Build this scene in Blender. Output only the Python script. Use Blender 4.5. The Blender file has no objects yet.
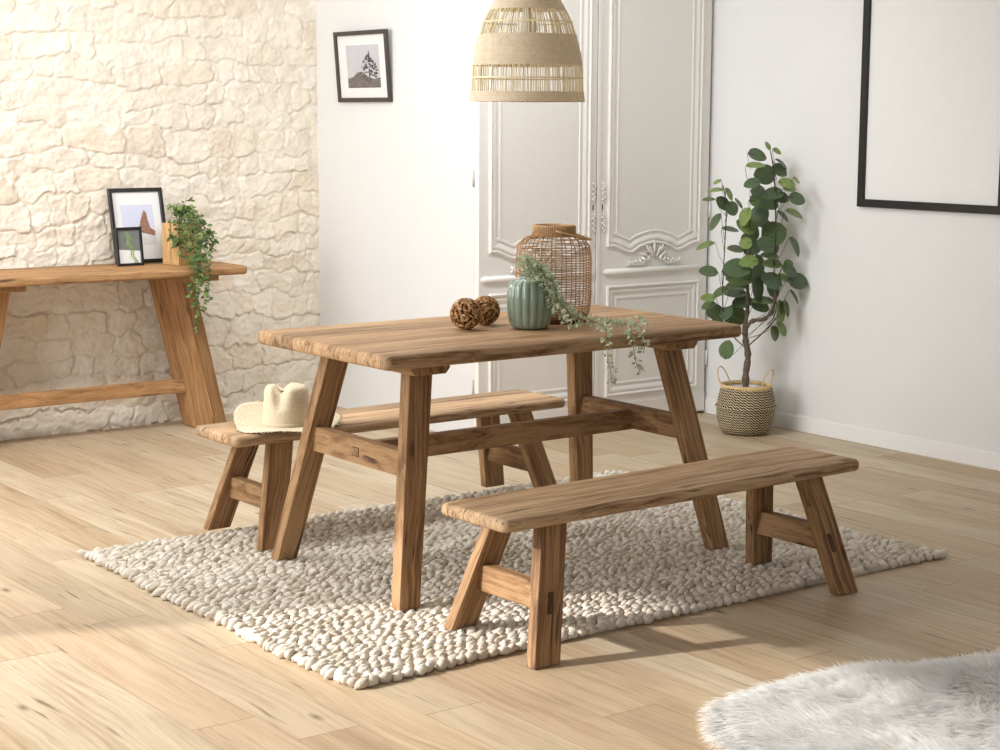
import bpy, bmesh, math, random
import numpy as np
from mathutils import Vector, Matrix, noise as mnoise
random.seed(7); np.random.seed(7)
PI = math.pi
SC = bpy.context.scene
COL = SC.collection

# ------------------------------------------------------------------ node helpers
def new_mat(name, rough=0.6, spec=0.3):
    m = bpy.data.materials.new(name); m.use_nodes = True
    nt = m.node_tree; b = nt.nodes['Principled BSDF']
    b.inputs['Roughness'].default_value = rough
    b.inputs['Specular IOR Level'].default_value = spec
    return m, nt, b
def node(nt, t, ins=None, **props):
    n = nt.nodes.new(t)
    for k, v in props.items(): setattr(n, k, v)
    for k, v in (ins or {}).items():
        if isinstance(v, bpy.types.NodeSocket): nt.links.new(v, n.inputs[k])
        else: n.inputs[k].default_value = v
    return n
def mth(nt, op, a, b=None, c=None):
    ins = {0: a}
    if b is not None: ins[1] = b
    if c is not None: ins[2] = c
    return node(nt, 'ShaderNodeMath', ins, operation=op).outputs[0]
def noise(nt, vec, scale, detail=3, rough=0.5, dist=0.0, out='Fac'):
    return node(nt, 'ShaderNodeTexNoise', {'Vector': vec, 'Scale': scale, 'Detail': detail, 'Roughness': rough, 'Distortion': dist}).outputs[out]
def ramp(nt, fac, stops, interp='LINEAR'):
    r = nt.nodes.new('ShaderNodeValToRGB'); nt.links.new(fac, r.inputs[0])
    r.color_ramp.interpolation = interp
    els = r.color_ramp.elements
    while len(els) < len(stops): els.new(0.5)
    for e, (p, c) in zip(els, stops):
        e.position = p; e.color = (c, c, c, 1) if isinstance(c, (int, float)) else (*c, 1)
    return r.outputs[0]
def mix(nt, fac, a, b, blend='MIX'):
    n = nt.nodes.new('ShaderNodeMix'); n.data_type = 'RGBA'; n.blend_type = blend
    for i, v in ((0, fac), (6, a), (7, b)):
        if isinstance(v, bpy.types.NodeSocket): nt.links.new(v, n.inputs[i])
        elif i == 0: n.inputs[i].default_value = v
        else: n.inputs[i].default_value = (*v, 1)
    return n.outputs[2]
def comb(nt, x, y, z): return node(nt, 'ShaderNodeCombineXYZ', {0: x, 1: y, 2: z}).outputs[0]
def sep(nt, v):
    s = node(nt, 'ShaderNodeSeparateXYZ', {0: v}); return s.outputs[0], s.outputs[1], s.outputs[2]
def attr(nt, name='grain'): return node(nt, 'ShaderNodeAttribute', attribute_name=name).outputs['Vector']
def vmul(nt, v, s): return node(nt, 'ShaderNodeVectorMath', {0: v, 1: s}, operation='MULTIPLY').outputs[0]
def bump(nt, b, h, strength=0.3, dist=0.002):
    n = node(nt, 'ShaderNodeBump', {'Height': h, 'Strength': strength, 'Distance': dist})
    nt.links.new(n.outputs[0], b.inputs['Normal'])
def srgb(r, g, b):
    f = lambda c: ((c/255+0.055)/1.055)**2.4 if c > 10 else c/255/12.92
    return (f(r), f(g), f(b))

def wood_mat(name, light, mid, dark, plank=0.0, rough=0.62, con=1.0):
    m, nt, b = new_mat(name, rough, 0.25)
    a = attr(nt); x, y, z = sep(nt, a)
    if plank:
        pid = mth(nt, 'FLOOR', mth(nt, 'DIVIDE', y, plank))
        wn = node(nt, 'ShaderNodeTexWhiteNoise', {'W': pid}, noise_dimensions='1D').outputs['Value']
        x = mth(nt, 'ADD', x, mth(nt, 'MULTIPLY', wn, 7.0))
        seam = mth(nt, 'LESS_THAN', mth(nt, 'FRACT', mth(nt, 'DIVIDE', y, plank)), 0.022)
    w = noise(nt, comb(nt, mth(nt, 'MULTIPLY', x, 2.2), mth(nt, 'MULTIPLY', y, 5.0), mth(nt, 'MULTIPLY', z, 5.0)), 1.0, 2)
    y2 = mth(nt, 'ADD', y, mth(nt, 'MULTIPLY', w, 0.075))
    z2 = mth(nt, 'ADD', z, mth(nt, 'MULTIPLY', w, 0.05))
    g1 = noise(nt, comb(nt, mth(nt, 'MULTIPLY', x, 2.0), mth(nt, 'MULTIPLY', y2, 110.0), mth(nt, 'MULTIPLY', z2, 44.0)), 1.0, 5, 0.62)
    g2 = noise(nt, comb(nt, mth(nt, 'MULTIPLY', x, 1.3), mth(nt, 'MULTIPLY', y2, 11.0), mth(nt, 'MULTIPLY', z2, 4.4)), 1.0, 3, 0.55)
    g3 = noise(nt, comb(nt, mth(nt, 'MULTIPLY', x, 14.0), mth(nt, 'MULTIPLY', y2, 420.0), mth(nt, 'MULTIPLY', z2, 168.0)), 1.0, 3, 0.6)
    f = mth(nt, 'ADD', mth(nt, 'MULTIPLY', g1, 0.6), mth(nt, 'ADD', mth(nt, 'MULTIPLY', g2, 0.3), mth(nt, 'MULTIPLY', g3, 0.22)))
    c = ramp(nt, f, [(0.52-0.13/con, dark), (0.52, mid), (0.52+0.11/con, light), (0.52+0.22/con, tuple(min(1, v*1.14) for v in light))])
    # dark checks along the grain
    ck = noise(nt, comb(nt, mth(nt, 'MULTIPLY', x, 3.5), mth(nt, 'MULTIPLY', y2, 120.0), mth(nt, 'MULTIPLY', z2, 48.0)), 1.0, 2, 0.5)
    gate = noise(nt, comb(nt, mth(nt, 'MULTIPLY', x, 4.0), mth(nt, 'MULTIPLY', y, 9.0), mth(nt, 'MULTIPLY', z, 9.0)), 1.3, 1)
    ckm = mth(nt, 'MULTIPLY', ramp(nt, ck, [(0.60, 0.0), (0.68, 1.0)]), ramp(nt, gate, [(0.5, 0.0), (0.62, 0.9)]))
    c = mix(nt, ckm, c, tuple(v*0.45 for v in dark))
    # knots
    kv = node(nt, 'ShaderNodeTexVoronoi', {'Vector': comb(nt, mth(nt, 'MULTIPLY', x, 2.6), mth(nt, 'MULTIPLY', y, 6.0), mth(nt, 'MULTIPLY', z, 6.0)), 'Scale': 1.0})
    km = ramp(nt, kv.outputs['Distance'], [(0.03, 0.85), (0.1, 0.0)])
    c = mix(nt, km, c, tuple(v*0.5 for v in dark))
    if plank:
        c = mix(nt, 1.0, c, ramp(nt, wn, [(0.0, (0.80, 0.78, 0.76)), (0.35, (1.06, 1.02, 0.98)), (0.7, (0.92, 0.9, 0.88)), (1.0, (1.16, 1.15, 1.12))], 'CONSTANT'), 'MULTIPLY')
        c = mix(nt, mth(nt, 'MULTIPLY', seam, 0.6), c, tuple(v*0.5 for v in dark))
    nt.links.new(c, b.inputs['Base Color'])
    bump(nt, b, mth(nt, 'SUBTRACT', f, mth(nt, 'MULTIPLY', ckm, 0.8)), 0.22, 0.0010)
    return m

def flat_mat(name, col, rough=0.6, spec=0.3, nscale=0, namt=0.08, bstr=0.0, bdist=0.001, metal=0.0, coord='Object', trans=0.0):
    m, nt, b = new_mat(name, rough, spec)
    b.inputs['Metallic'].default_value = metal
    tc = node(nt, 'ShaderNodeTexCoord').outputs[coord]
    n = noise(nt, tc, nscale or 8, 4, 0.6)
    c = ramp(nt, n, [(0.3, tuple(v*(1-namt) for v in col)), (0.7, tuple(min(1, v*(1+namt)) for v in col))])
    nt.links.new(c, b.inputs['Base Color'])
    if bstr: bump(nt, b, n, bstr, bdist)
    if trans: b.inputs['Transmission Weight'].default_value = trans
    return m

# ------------------------------------------------------------------ mesh helpers
class MB:
    def __init__(s): s.v = []; s.f = []; s.g = []; s.mi = []; s.t = []
    def add(s, vs, fs, gs=None, mi=0, tone=0.5):
        o = len(s.v); s.v += [tuple(p) for p in vs]
        s.g += [tuple(p) for p in (gs if gs is not None else vs)]
        s.t += [tone]*len(vs)
        s.f += [tuple(i+o for i in f) for f in fs]; s.mi += [mi]*len(fs)
        return s
    def build(s, name, mats, parent=None, smooth=False, loc=None):
        me = bpy.data.meshes.new(name); me.from_pydata(s.v, [], s.f)
        a = me.attributes.new('grain', 'FLOAT_VECTOR', 'POINT')
        a.data.foreach_set('vector', np.array(s.g, dtype=np.float32).ravel())
        a = me.attributes.new('tone', 'FLOAT', 'POINT'); a.data.foreach_set('value', np.array(s.t, dtype=np.float32))
        mats = mats if isinstance(mats, (list, tuple)) else [mats]
        for m in mats: me.materials.append(m)
        me.polygons.foreach_set('material_index', s.mi)
        if smooth: me.polygons.foreach_set('use_smooth', [True]*len(me.polygons))
        me.update()
        o = bpy.data.objects.new(name, me); COL.objects.link(o)
        if parent is not None: o.parent = parent
        if loc is not None: o.location = loc
        return o
def empty(name, loc, rz=0.0):
    e = bpy.data.objects.new(name, None); COL.objects.link(e)
    e.location = loc; e.rotation_euler = (0, 0, rz); e.empty_display_size = 0.1
    return e
def tag(o, label, cat, group=None):
    o['label'] = label; o['category'] = cat
    if group: o['group'] = group
    return o
def struct(o, label=None):
    o['kind'] = 'structure'
    if label: o['label'] = label
    return o
BOXF = [(0,3,2,1),(4,5,6,7),(0,1,5,4),(1,2,6,5),(2,3,7,6),(3,0,4,7)]
def box(mb, x0, x1, y0, y1, z0, z1, mi=0, tone=0.5, g=None):
    vs = [(x0,y0,z0),(x1,y0,z0),(x1,y1,z0),(x0,y1,z0),(x0,y0,z1),(x1,y0,z1),(x1,y1,z1),(x0,y1,z1)]
    gs = None if g is None else [g(v) for v in vs]
    mb.add(vs, BOXF, gs, mi, tone)
def bevel_obj(o, w=0.004, seg=2):
    m = o.modifiers.new('bev', 'BEVEL'); m.width = w; m.segments = seg; m.limit_method = 'ANGLE'; m.angle_limit = 0.6
def tube(mb, pts, r, n=6, mi=0, tone=0.5, taper=None, cap=True):
    pts = [Vector(p) for p in pts]; k = len(pts)
    vs = []; gs = []; L = 0; up = Vector((0.13, 0.21, 0.97)).normalized()
    for i, p in enumerate(pts):
        d = (pts[min(i+1, k-1)] - pts[max(i-1, 0)])
        if d.length < 1e-9: d = Vector((0, 0, 1))
        d.normalize()
        if i: L += (p - pts[i-1]).length
        s = d.cross(up)
        if s.length < 0.05: s = d.cross(Vector((1, 0, 0)))
        s.normalize(); t = d.cross(s)
        rr = (r(i/(k-1)) if callable(r) else r) if k > 1 else r
        for j in range(n):
            a = 2*PI*j/n
            vs.append(p + s*math.cos(a)*rr + t*math.sin(a)*rr); gs.append((L, j/n*0.1, 0))
    fs = [(i*n+j, i*n+(j+1) % n, (i+1)*n+(j+1) % n, (i+1)*n+j) for i in range(k-1) for j in range(n)]
    if cap: fs += [tuple(range(n-1, -1, -1)), tuple(range((k-1)*n, k*n))]
    mb.add(vs, fs, gs, mi, tone)
def ring(mb, c, r, tr, n=40, m=5, mi=0, tone=0.5, wob=0.0, ph=0.0):
    vs = []; gs = []
    for i in range(n):
        a = 2*PI*i/n; dz = wob*math.sin(a*3+ph); 
        for j in range(m):
            b = 2*PI*j/m; rr = r + tr*math.cos(b)
            vs.append((c[0]+rr*math.cos(a), c[1]+rr*math.sin(a), c[2]+tr*math.sin(b)+dz)); gs.append((a, j/m, 0))
    fs = [(i*m+j, ((i+1) % n)*m+j, ((i+1) % n)*m+(j+1) % m, i*m+(j+1) % m) for i in range(n) for j in range(m)]
    mb.add(vs, fs, gs, mi, tone)
def lathe(mb, prof, n=48, c=(0, 0, 0), mi=0, rfun=None, closed=False, tone=0.5):
    """prof: [(r,z)..]; grain = (angle 0..1, z, r)"""
    vs = []; gs = []; k = len(prof)
    for (r, z) in prof:
        for j in range(n+1):
            a = 2*PI*j/n; rr = r*(rfun(a, z) if rfun else 1)
            vs.append((c[0]+rr*math.cos(a), c[1]+rr*math.sin(a), c[2]+z)); gs.append((j/n, z, r))
    W = n+1
    kk = k if closed else k-1
    fs = [(i*W+j, i*W+j+1, ((i+1) % k)*W+j+1, ((i+1) % k)*W+j) for i in range(kk) for j in range(n)]
    mb.add(vs, fs, gs, mi, tone)
def slab(mb, L, W, T, rc=0.03, re=0.012, z0=0.0, off=0.0, nseg=6, wob=0.0015):
    """rounded board centred at origin, grain along x"""
    def outline(ins):
        pts = []; r = max(rc-ins, 0.003); hx, hy = L/2-ins, W/2-ins
        for cx, cy, a0 in ((hx-r, hy-r, 0), (-hx+r, hy-r, PI/2), (-hx+r, -hy+r, PI), (hx-r, -hy+r, 3*PI/2)):
            for i in range(nseg+1):
                a = a0 + PI/2*i/nseg; pts.append((cx+r*math.cos(a), cy+r*math.sin(a)))
        # densify long sides
        out = []
        for i, p in enumerate(pts):
            q = pts[(i+1) % len(pts)]; d = math.dist(p, q); m = max(1, int(round(d/0.06))) if d > 0.1 else 1
            m = {True: m}[True]
            for j in range(m): out.append((p[0]+(q[0]-p[0])*j/m, p[1]+(q[1]-p[1])*j/m))
        return out
    base = outline(0); n = len(base)
    lay = []
    S = 4
    for i in range(S+1):
        a = PI/2*i/S; lay.append((re*(1-math.sin(a)), T-re+re*math.cos(a) if i else T))
    lay2 = [(re*(1-math.sin(PI/2*(S-i)/S)), re-re*math.cos(PI/2*(S-i)/S)) for i in range(S+1)]
    rings = [(ins, z) for ins, z in lay] + [(ins, z) for ins, z in lay2]
    vs = []; gs = []
    for ins, z in rings:
        for (x, y) in base:
            l = math.hypot(x, y)
            # inset towards the inside along the rounded outline normal (approximate)
            cx = max(-(L/2-rc), min(L/2-rc, x)); cy = max(-(W/2-rc), min(W/2-rc, y))
            dx, dy = x-cx, y-cy; dl = math.hypot(dx, dy) or 1
            w = wob*(mnoise.noise(Vector((x*7+off, y*7, 1.3)))) * 1.0
            px, py = x-dx/dl*ins + dx/dl*w*1.5, y-dy/dl*ins + dy/dl*w*1.5
            vs.append((px, py, z0+z)); gs.append((px+off*3.1, py+off*1.7, z+off))
    K = len(rings)
    fs = [(i*n+(j+1) % n, i*n+j, (i+1)*n+j, (i+1)*n+(j+1) % n) for i in range(K-1) for j in range(n)]
    fs.append(tuple(range(n))); fs.append(tuple(range(K*n-1, (K-1)*n-1, -1)))
    mb.add(vs, fs, gs)
_gk = [0.0]
def beam(mb, p0, p1, wx, wy, ax='z', mi=0, top=None):
    """sheared board from p0 to p1 with end sections cut square to axis ax; wx, wy = the two section sizes"""
    _gk[0] += 1.37; o = _gk[0]
    p0, p1 = Vector(p0), Vector(p1); wx1, wy1 = top or (wx, wy); L = (p1-p0).length
    vs = []; gs = []
    K = 5
    for k in range(K+1):
        t = k/K; c = p0.lerp(p1, t); a, b = (wx+(wx1-wx)*t)/2, (wy+(wy1-wy)*t)/2
        for su, sv in ((-1, -1), (1, -1), (1, 1), (-1, 1)):
            u, v = su*a, sv*b
            q = {'z': (u, v, 0), 'x': (0, u, v), 'y': (-u, 0, v)}[ax]
            vs.append(c+Vector(q)); gs.append((L*t+o, u+o*0.7, v+o*0.3))
    fs = [(k*4+i, k*4+(i+1) % 4, (k+1)*4+(i+1) % 4, (k+1)*4+i) for k in range(K) for i in range(4)]
    fs += [(3, 2, 1, 0), (K*4, K*4+1, K*4+2, K*4+3)]
    mb.add(vs, fs, gs, mi)

# ------------------------------------------------------------------ materials
W_table = wood_mat('reclaimed_wood_top', srgb(180, 150, 116), srgb(156, 123, 88), srgb(108, 80, 54), plank=0.123, con=1.9)
W_bench = wood_mat('reclaimed_wood_bench', srgb(196, 166, 132), srgb(168, 135, 101), srgb(114, 86, 60), plank=0.141, con=1.7)
W_leg = wood_mat('reclaimed_wood_leg', srgb(166, 131, 94), srgb(134, 99, 66), srgb(86, 60, 39), con=1.12)
W_dark = wood_mat('mortise_shadow_wood', srgb(70, 46, 28), srgb(50, 32, 20), srgb(30, 18, 10))
W_tenon = wood_mat('tenon_shaded_end', srgb(92, 64, 44), srgb(70, 47, 32), srgb(46, 30, 20))  # tenon end, its colour darkened to carry the shadow there
W_console = wood_mat('console_wood', srgb(186, 146, 104), srgb(162, 122, 82), srgb(118, 84, 54), plank=0.16)
M_white = flat_mat('white_wall_paint', (0.76, 0.755, 0.745), 0.85, 0.15, 3, 0.012, 0.05, 0.001)
M_door = flat_mat('cream_door_paint', (0.87, 0.835, 0.785), 0.5, 0.3, 30, 0.012, 0.05, 0.0005)
M_doorp = flat_mat('panel_paint', (0.70, 0.665, 0.62), 0.55, 0.3, 30, 0.015, 0.05, 0.0005)
M_base = flat_mat('baseboard_paint', (0.82, 0.81, 0.79), 0.6, 0.25, 5, 0.01)
M_hinge = flat_mat('hinge_grey', (0.5, 0.49, 0.47), 0.4, 0.4, 20, 0.03)
M_black = flat_mat('black_frame', (0.012, 0.011, 0.010), 0.35, 0.4, 20, 0.2)
M_brownframe = flat_mat('dark_brown_frame', (0.052, 0.042, 0.037), 0.35, 0.4, 20, 0.2)
M_mat = flat_mat('white_mount_card', (0.80, 0.79, 0.78), 0.8, 0.1, 20, 0.01)
M_ink = flat_mat('keyhole_dark', (0.01, 0.009, 0.008), 0.6)
M_cord = flat_mat('lamp_cord', (0.5, 0.42, 0.3), 0.7)

# floor planks
def floor_mat():
    m, nt, b = new_mat('oak_floor', 0.5, 0.3)
    P = node(nt, 'ShaderNodeTexCoord').outputs['Object']
    x, y, z = sep(nt, P)
    PW = 0.1685; PL = 1.15
    u = mth(nt, 'DIVIDE', mth(nt, 'SUBTRACT', x, 1.952), PW)
    row = mth(nt, 'FLOOR', u); fu = mth(nt, 'FRACT', u)
    wr = node(nt, 'ShaderNodeTexWhiteNoise', {'W': row}, noise_dimensions='1D').outputs['Value']
    jo = ramp(nt, mth(nt, 'DIVIDE', mth(nt, 'ADD', row, 4.5), 12.0), [(0.0, 0.2), (3/12, 0.870), (4/12, 0.043), (5/12, 0.40), (6/12, 0.070), (7/12, 0.62), (8/12, 0.3), (9/12, 0.8)], 'CONSTANT')
    v = mth(nt, 'ADD', mth(nt, 'DIVIDE', y, PL), mth(nt, 'ADD', jo, mth(nt, 'MULTIPLY', mth(nt, 'GREATER_THAN', row, 4.5), mth(nt, 'MULTIPLY', wr, 5.3))))
    cid = mth(nt, 'FLOOR', v); fv = mth(nt, 'FRACT', v)
    wn = node(nt, 'ShaderNodeTexWhiteNoise', {'Vector': comb(nt, row, cid, 3.0)}, noise_dimensions='3D')
    r1 = wn.outputs['Value']; rs = node(nt, 'ShaderNodeSeparateColor', {0: wn.outputs['Color']})
    rowc = ramp(nt, mth(nt, 'DIVIDE', mth(nt, 'ADD', row, 4.5), 12.0), [(0.0, (0.97, 0.96, 0.94)), (3/12, (1.10, 1.10, 1.10)), (4/12, (0.90, 0.86, 0.81)), (5/12, (1.08, 1.07, 1.05)), (6/12, (0.97, 0.95, 0.92)), (7/12, (1.06, 1.06, 1.05)), (8/12, (0.95, 0.93, 0.90)), (9/12, (1.0, 1.0, 1.0))], 'CONSTANT')
    base = ramp(nt, r1, [(0.0, srgb(200, 178, 150)), (0.18, srgb(208, 190, 164)), (0.36, srgb(203, 181, 152)), (0.54, srgb(212, 195, 170)), (0.7, srgb(195, 172, 144)), (0.84, srgb(206, 186, 159))], 'CONSTANT')
    ox = mth(nt, 'ADD', x, mth(nt, 'MULTIPLY', rs.outputs[0], 9)); oy = mth(nt, 'ADD', y, mth(nt, 'MULTIPLY', rs.outputs[1], 9))
    wv = noise(nt, comb(nt, mth(nt, 'MULTIPLY', ox, 4), mth(nt, 'MULTIPLY', oy, 1.3), 0.0), 1.0, 2)
    ox2 = mth(nt, 'ADD', ox, mth(nt, 'MULTIPLY', wv, 0.10))
    g1 = noise(nt, comb(nt, mth(nt, 'MULTIPLY', ox2, 60), mth(nt, 'MULTIPLY', oy, 2.0), 0.0), 1.0, 5, 0.6)
    g2 = noise(nt, comb(nt, mth(nt, 'MULTIPLY', ox2, 9), mth(nt, 'MULTIPLY', oy, 1.5), 1.0), 1.0, 3, 0.55)
    g3 = noise(nt, comb(nt, mth(nt, 'MULTIPLY', ox2, 350), mth(nt, 'MULTIPLY', oy, 12), 1.0), 1.0, 2, 0.5)
    gg = mth(nt, 'ADD', mth(nt, 'MULTIPLY', g1, 0.55), mth(nt, 'ADD', mth(nt, 'MULTIPLY', g2, 0.3), mth(nt, 'MULTIPLY', g3, 0.15)))
    base = mix(nt, 1.0, mix(nt, 1.0, base, rowc, 'MULTIPLY'), (0.845, 0.84, 0.83), 'MULTIPLY')
    c = mix(nt, 1.0, base, ramp(nt, gg, [(0.36, (0.74, 0.66, 0.57)), (0.47, (0.93, 0.90, 0.86)), (0.56, (1.04, 1.04, 1.03)), (0.66, (1.09, 1.09, 1.09))]), 'MULTIPLY')
    # greyish weathered patches
    gp = noise(nt, comb(nt, mth(nt, 'MULTIPLY', ox, 7), mth(nt, 'MULTIPLY', oy, 1.6), 4.0), 1.0, 3, 0.6)
    c = mix(nt, ramp(nt, gp, [(0.55, 0.0), (0.72, 0.45)]), c, srgb(158, 138, 114))
    # dark cracks
    ck = noise(nt, comb(nt, mth(nt, 'MULTIPLY', ox2, 75), mth(nt, 'MULTIPLY', oy, 3.2), 7.0), 1.0, 2, 0.5)
    gt = noise(nt, comb(nt, mth(nt, 'MULTIPLY', ox, 6), mth(nt, 'MULTIPLY', oy, 2.4), 9.0), 1.0, 2)
    ckm = mth(nt, 'MULTIPLY', ramp(nt, ck, [(0.62, 0.0), (0.70, 1.0)]), ramp(nt, gt, [(0.50, 0.0), (0.6, 0.8)]))
    c = mix(nt, ckm, c, srgb(92, 70, 48))
    # knots
    kv = node(nt, 'ShaderNodeTexVoronoi', {'Vector': comb(nt, mth(nt, 'MULTIPLY', ox, 5.0), mth(nt, 'MULTIPLY', oy, 2.1), 0.0), 'Scale': 1.0, 'Randomness': 1.0})
    km = ramp(nt, kv.outputs['Distance'], [(0.018, 0.9), (0.05, 0.35), (0.09, 0.0)])
    c = mix(nt, km, c, srgb(104, 78, 54))
    s1 = mth(nt, 'LESS_THAN', fu, 0.010); s2 = mth(nt, 'LESS_THAN', fv, 0.0022)
    seam = mth(nt, 'MAXIMUM', mth(nt, 'MULTIPLY', s1, 0.45), mth(nt, 'MULTIPLY', s2, 0.7))
    c = mix(nt, seam, c, srgb(96, 70, 46))
    nt.links.new(c, b.inputs['Base Color'])
    bump(nt, b, mth(nt, 'SUBTRACT', gg, mth(nt, 'MULTIPLY', seam, 1.0)), 0.25, 0.001)
    nt.links.new(ramp(nt, g2, [(0.3, 0.42), (0.7, 0.58)]), b.inputs['Roughness'])
    return m
M_floor = floor_mat()

# ------------------------------------------------------------------ room
RX = 5.862; DY = 6.195; WX = 4.491
mb = MB(); box(mb, -1.2, RX+0.1, -1.2, 7.9, -0.05, 0.0); struct(mb.build('floor', M_floor))

# stone wall relief
def vnoise(x, z, seed):
    rs = np.random.RandomState(seed); T = rs.rand(64, 64)
    xi = np.floor(x).astype(int); zi = np.floor(z).astype(int); fx = x-xi; fz = z-zi
    fx = fx*fx*(3-2*fx); fz = fz*fz*(3-2*fz)
    a = T[xi % 64, zi % 64]; b_ = T[(xi+1) % 64, zi % 64]; c = T[xi % 64, (zi+1) % 64]; d = T[(xi+1) % 64, (zi+1) % 64]
    return (a*(1-fx)+b_*fx)*(1-fz)+(c*(1-fx)+d*fx)*fz - 0.5
def fbm(x, z, seed, o=4, g=0.5):
    r = 0; a = 1.0
    for i in range(o): r = r + a*vnoise(x*2**i+i*7.3, z*2**i+i*3.1, seed+i); a *= g
    return r
def stone_wall():
    X0, X1, Z1 = 1.25, WX+0.004, 2.6
    nx, nz = 640, 500
    xs = np.linspace(X0, X1, nx); zs = np.linspace(0, Z1, nz)
    X, Z = np.meshgrid(xs, zs, indexing='ij')
    wx = X + 0.060*fbm(X*5, Z*6, 11, 3) + 0.030*fbm(X*18, Z*18, 15, 3)
    wz = Z + 0.060*fbm(X*3.2, Z*4, 21, 2) + 0.040*fbm(X*9, Z*11, 31, 2) + 0.022*fbm(X*24, Z*24, 25, 3)
    rs = np.random.RandomState(5)
    rows = [-0.2]
    while rows[-1] < Z1+0.3: rows.append(rows[-1]+rs.uniform(0.075, 0.135))
    rows = np.array(rows)
    ri = np.clip(np.searchsorted(rows, wz)-1, 0, len(rows)-2)
    H = np.zeros_like(X); ID = np.zeros_like(X); D = np.zeros_like(X)
    cu = np.zeros_like(X); cv = np.zeros_like(X)
    for r in range(len(rows)-1):
        msk = ri == r
        if not msk.any(): continue
        cs = [X0-0.5-rs.uniform(0, 0.2)]
        while cs[-1] < X1+0.4: cs.append(cs[-1]+rs.choice([rs.uniform(0.09, 0.16), rs.uniform(0.15, 0.30)]))
        cs = np.array(cs); ci = np.clip(np.searchsorted(cs, wx[msk])-1, 0, len(cs)-2)
        l, rr = cs[ci], cs[ci+1]; b0, t0 = rows[r], rows[r+1]
        mx, mz = (l+rr)/2, (b0+t0)/2; hx, hz = (rr-l)/2, (t0-b0)/2
        rad = np.minimum(hx, hz)*0.5
        qx = np.abs(wx[msk]-mx)-(hx-rad); qz = np.abs(wz[msk]-mz)-(hz-rad)
        sd = rad-np.hypot(np.maximum(qx, 0), np.maximum(qz, 0))-np.minimum(np.maximum(qx, qz), 0)
        D[msk] = sd; ID[msk] = r*131+ci
        cu[msk] = (wx[msk]-mx); cv[msk] = (wz[msk]-mz)
    rid = np.random.RandomState(9).rand(20000, 4); I = ID.astype(int) % 20000
    e = np.clip((D-0.0005)/0.006, 0, 1); e = e*e*(3-2*e)
    H = e*(0.009+0.013*rid[I, 0]) + e*(cu*(rid[I, 1]-0.5)*0.16 + cv*(rid[I, 2]-0.6)*0.32)
    H += 0.021*fbm(X*13, Z*17, 41, 5, 0.6)*(0.35+0.65*e) + 0.006*fbm(X*5, Z*5, 51, 2)
    H += 0.0045*fbm(X*60, Z*60, 61, 2)
    Y = 7.455 + 0.10*np.clip(X-3.4, 0, 2) - 0.55*H - 0.01
    N = nx*nz
    V = np.stack([X.ravel(), Y.ravel(), Z.ravel()], 1)
    i, j = np.meshgrid(np.arange(nx-1), np.arange(nz-1), indexing='ij'); a = (i*nz+j).ravel()
    F = np.stack([a, a+nz, a+nz+1, a+1], 1)
    # back face box corners
    me = bpy.data.meshes.new('wall_back')
    V2 = np.array([(X0, 7.75, 0), (X1, 7.75, 0), (X1, 7.75, Z1), (X0, 7.75, Z1)])
    me.vertices.add(N+4); me.vertices.foreach_set('co', np.vstack([V, V2]).astype(np.float32).ravel())
    faces = np.vstack([F, [[N+1, N, N+3, N+2]]])
    nf = len(faces)
    me.loops.add(nf*4); me.loops.foreach_set('vertex_index', faces.astype(np.int32).ravel())
    me.polygons.add(nf); me.polygons.foreach_set('loop_start', np.arange(nf, dtype=np.int32)*4)
    me.polygons.foreach_set('loop_total', np.full(nf, 4, dtype=np.int32))
    me.polygons.foreach_set('use_smooth', np.ones(nf, dtype=bool))
    at = me.attributes.new('stone', 'FLOAT_VECTOR', 'POINT')
    g = np.zeros((N+4, 3), dtype=np.float32); g[:N, 0] = rid[I, 3].ravel(); g[:N, 1] = e.ravel(); g[:N, 2] = rid[I, 0].ravel()
    at.data.foreach_set('vector', g.ravel())
    me.update(calc_edges=True); me.validate()
    m, nt, b = new_mat('limestone', 0.9, 0.1)
    s = attr(nt, 'stone'); r0, e0, r2 = sep(nt, s)
    tc = node(nt, 'ShaderNodeTexCoord').outputs['Object']
    n1 = noise(nt, tc, 9, 5, 0.6); n2 = noise(nt, tc, 70, 3, 0.6)
    sc = ramp(nt, r0, [(0.0, srgb(230, 220, 205)), (0.5, srgb(237, 229, 216)), (1.0, srgb(228, 215, 197))])
    c = mix(nt, e0, srgb(234, 225, 211), sc)
    c = mix(nt, 1.0, c, ramp(nt, n1, [(0.3, (0.93, 0.91, 0.88)), (0.65, (1.03, 1.03, 1.03))]), 'MULTIPLY')
    c = mix(nt, ramp(nt, n2, [(0.6, 0.0), (0.8, 0.25)]), c, srgb(206, 182, 148))
    nt.links.new(c, b.inputs['Base Color']); bump(nt, b, mth(nt, 'ADD', n2, mth(nt, 'MULTIPLY', n1, 2.0)), 0.35, 0.003)
    me.materials.append(m)
    o = bpy.data.objects.new('wall_back', me); COL.objects.link(o); struct(o)
stone_wall()

mb = MB(); box(mb, WX, RX, DY+0.032, 7.75, 0, 2.6); struct(mb.build('wall_closet', M_white))
mb = MB(); box(mb, -1.1, -1.0, 5.74, 7.75, 0, 2.6); box(mb, -1.1, -1.0, -1.2, 5.74, 2.285, 2.6); struct(mb.build('wall_left', M_white))
mb = MB(); box(mb, -1.0, 1.25, 7.45, 7.75, 0, 2.6); struct(mb.build('wall_back_plain', M_white))
mb = MB(); box(mb, RX, RX+0.1, -1.2, 7.75, 0, 2.6); struct(mb.build('wall_right', M_white))
mb = MB(); box(mb, -1.1, RX+0.1, -1.2, 7.75, 2.6, 2.66); struct(mb.build('ceiling', M_white))
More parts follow.
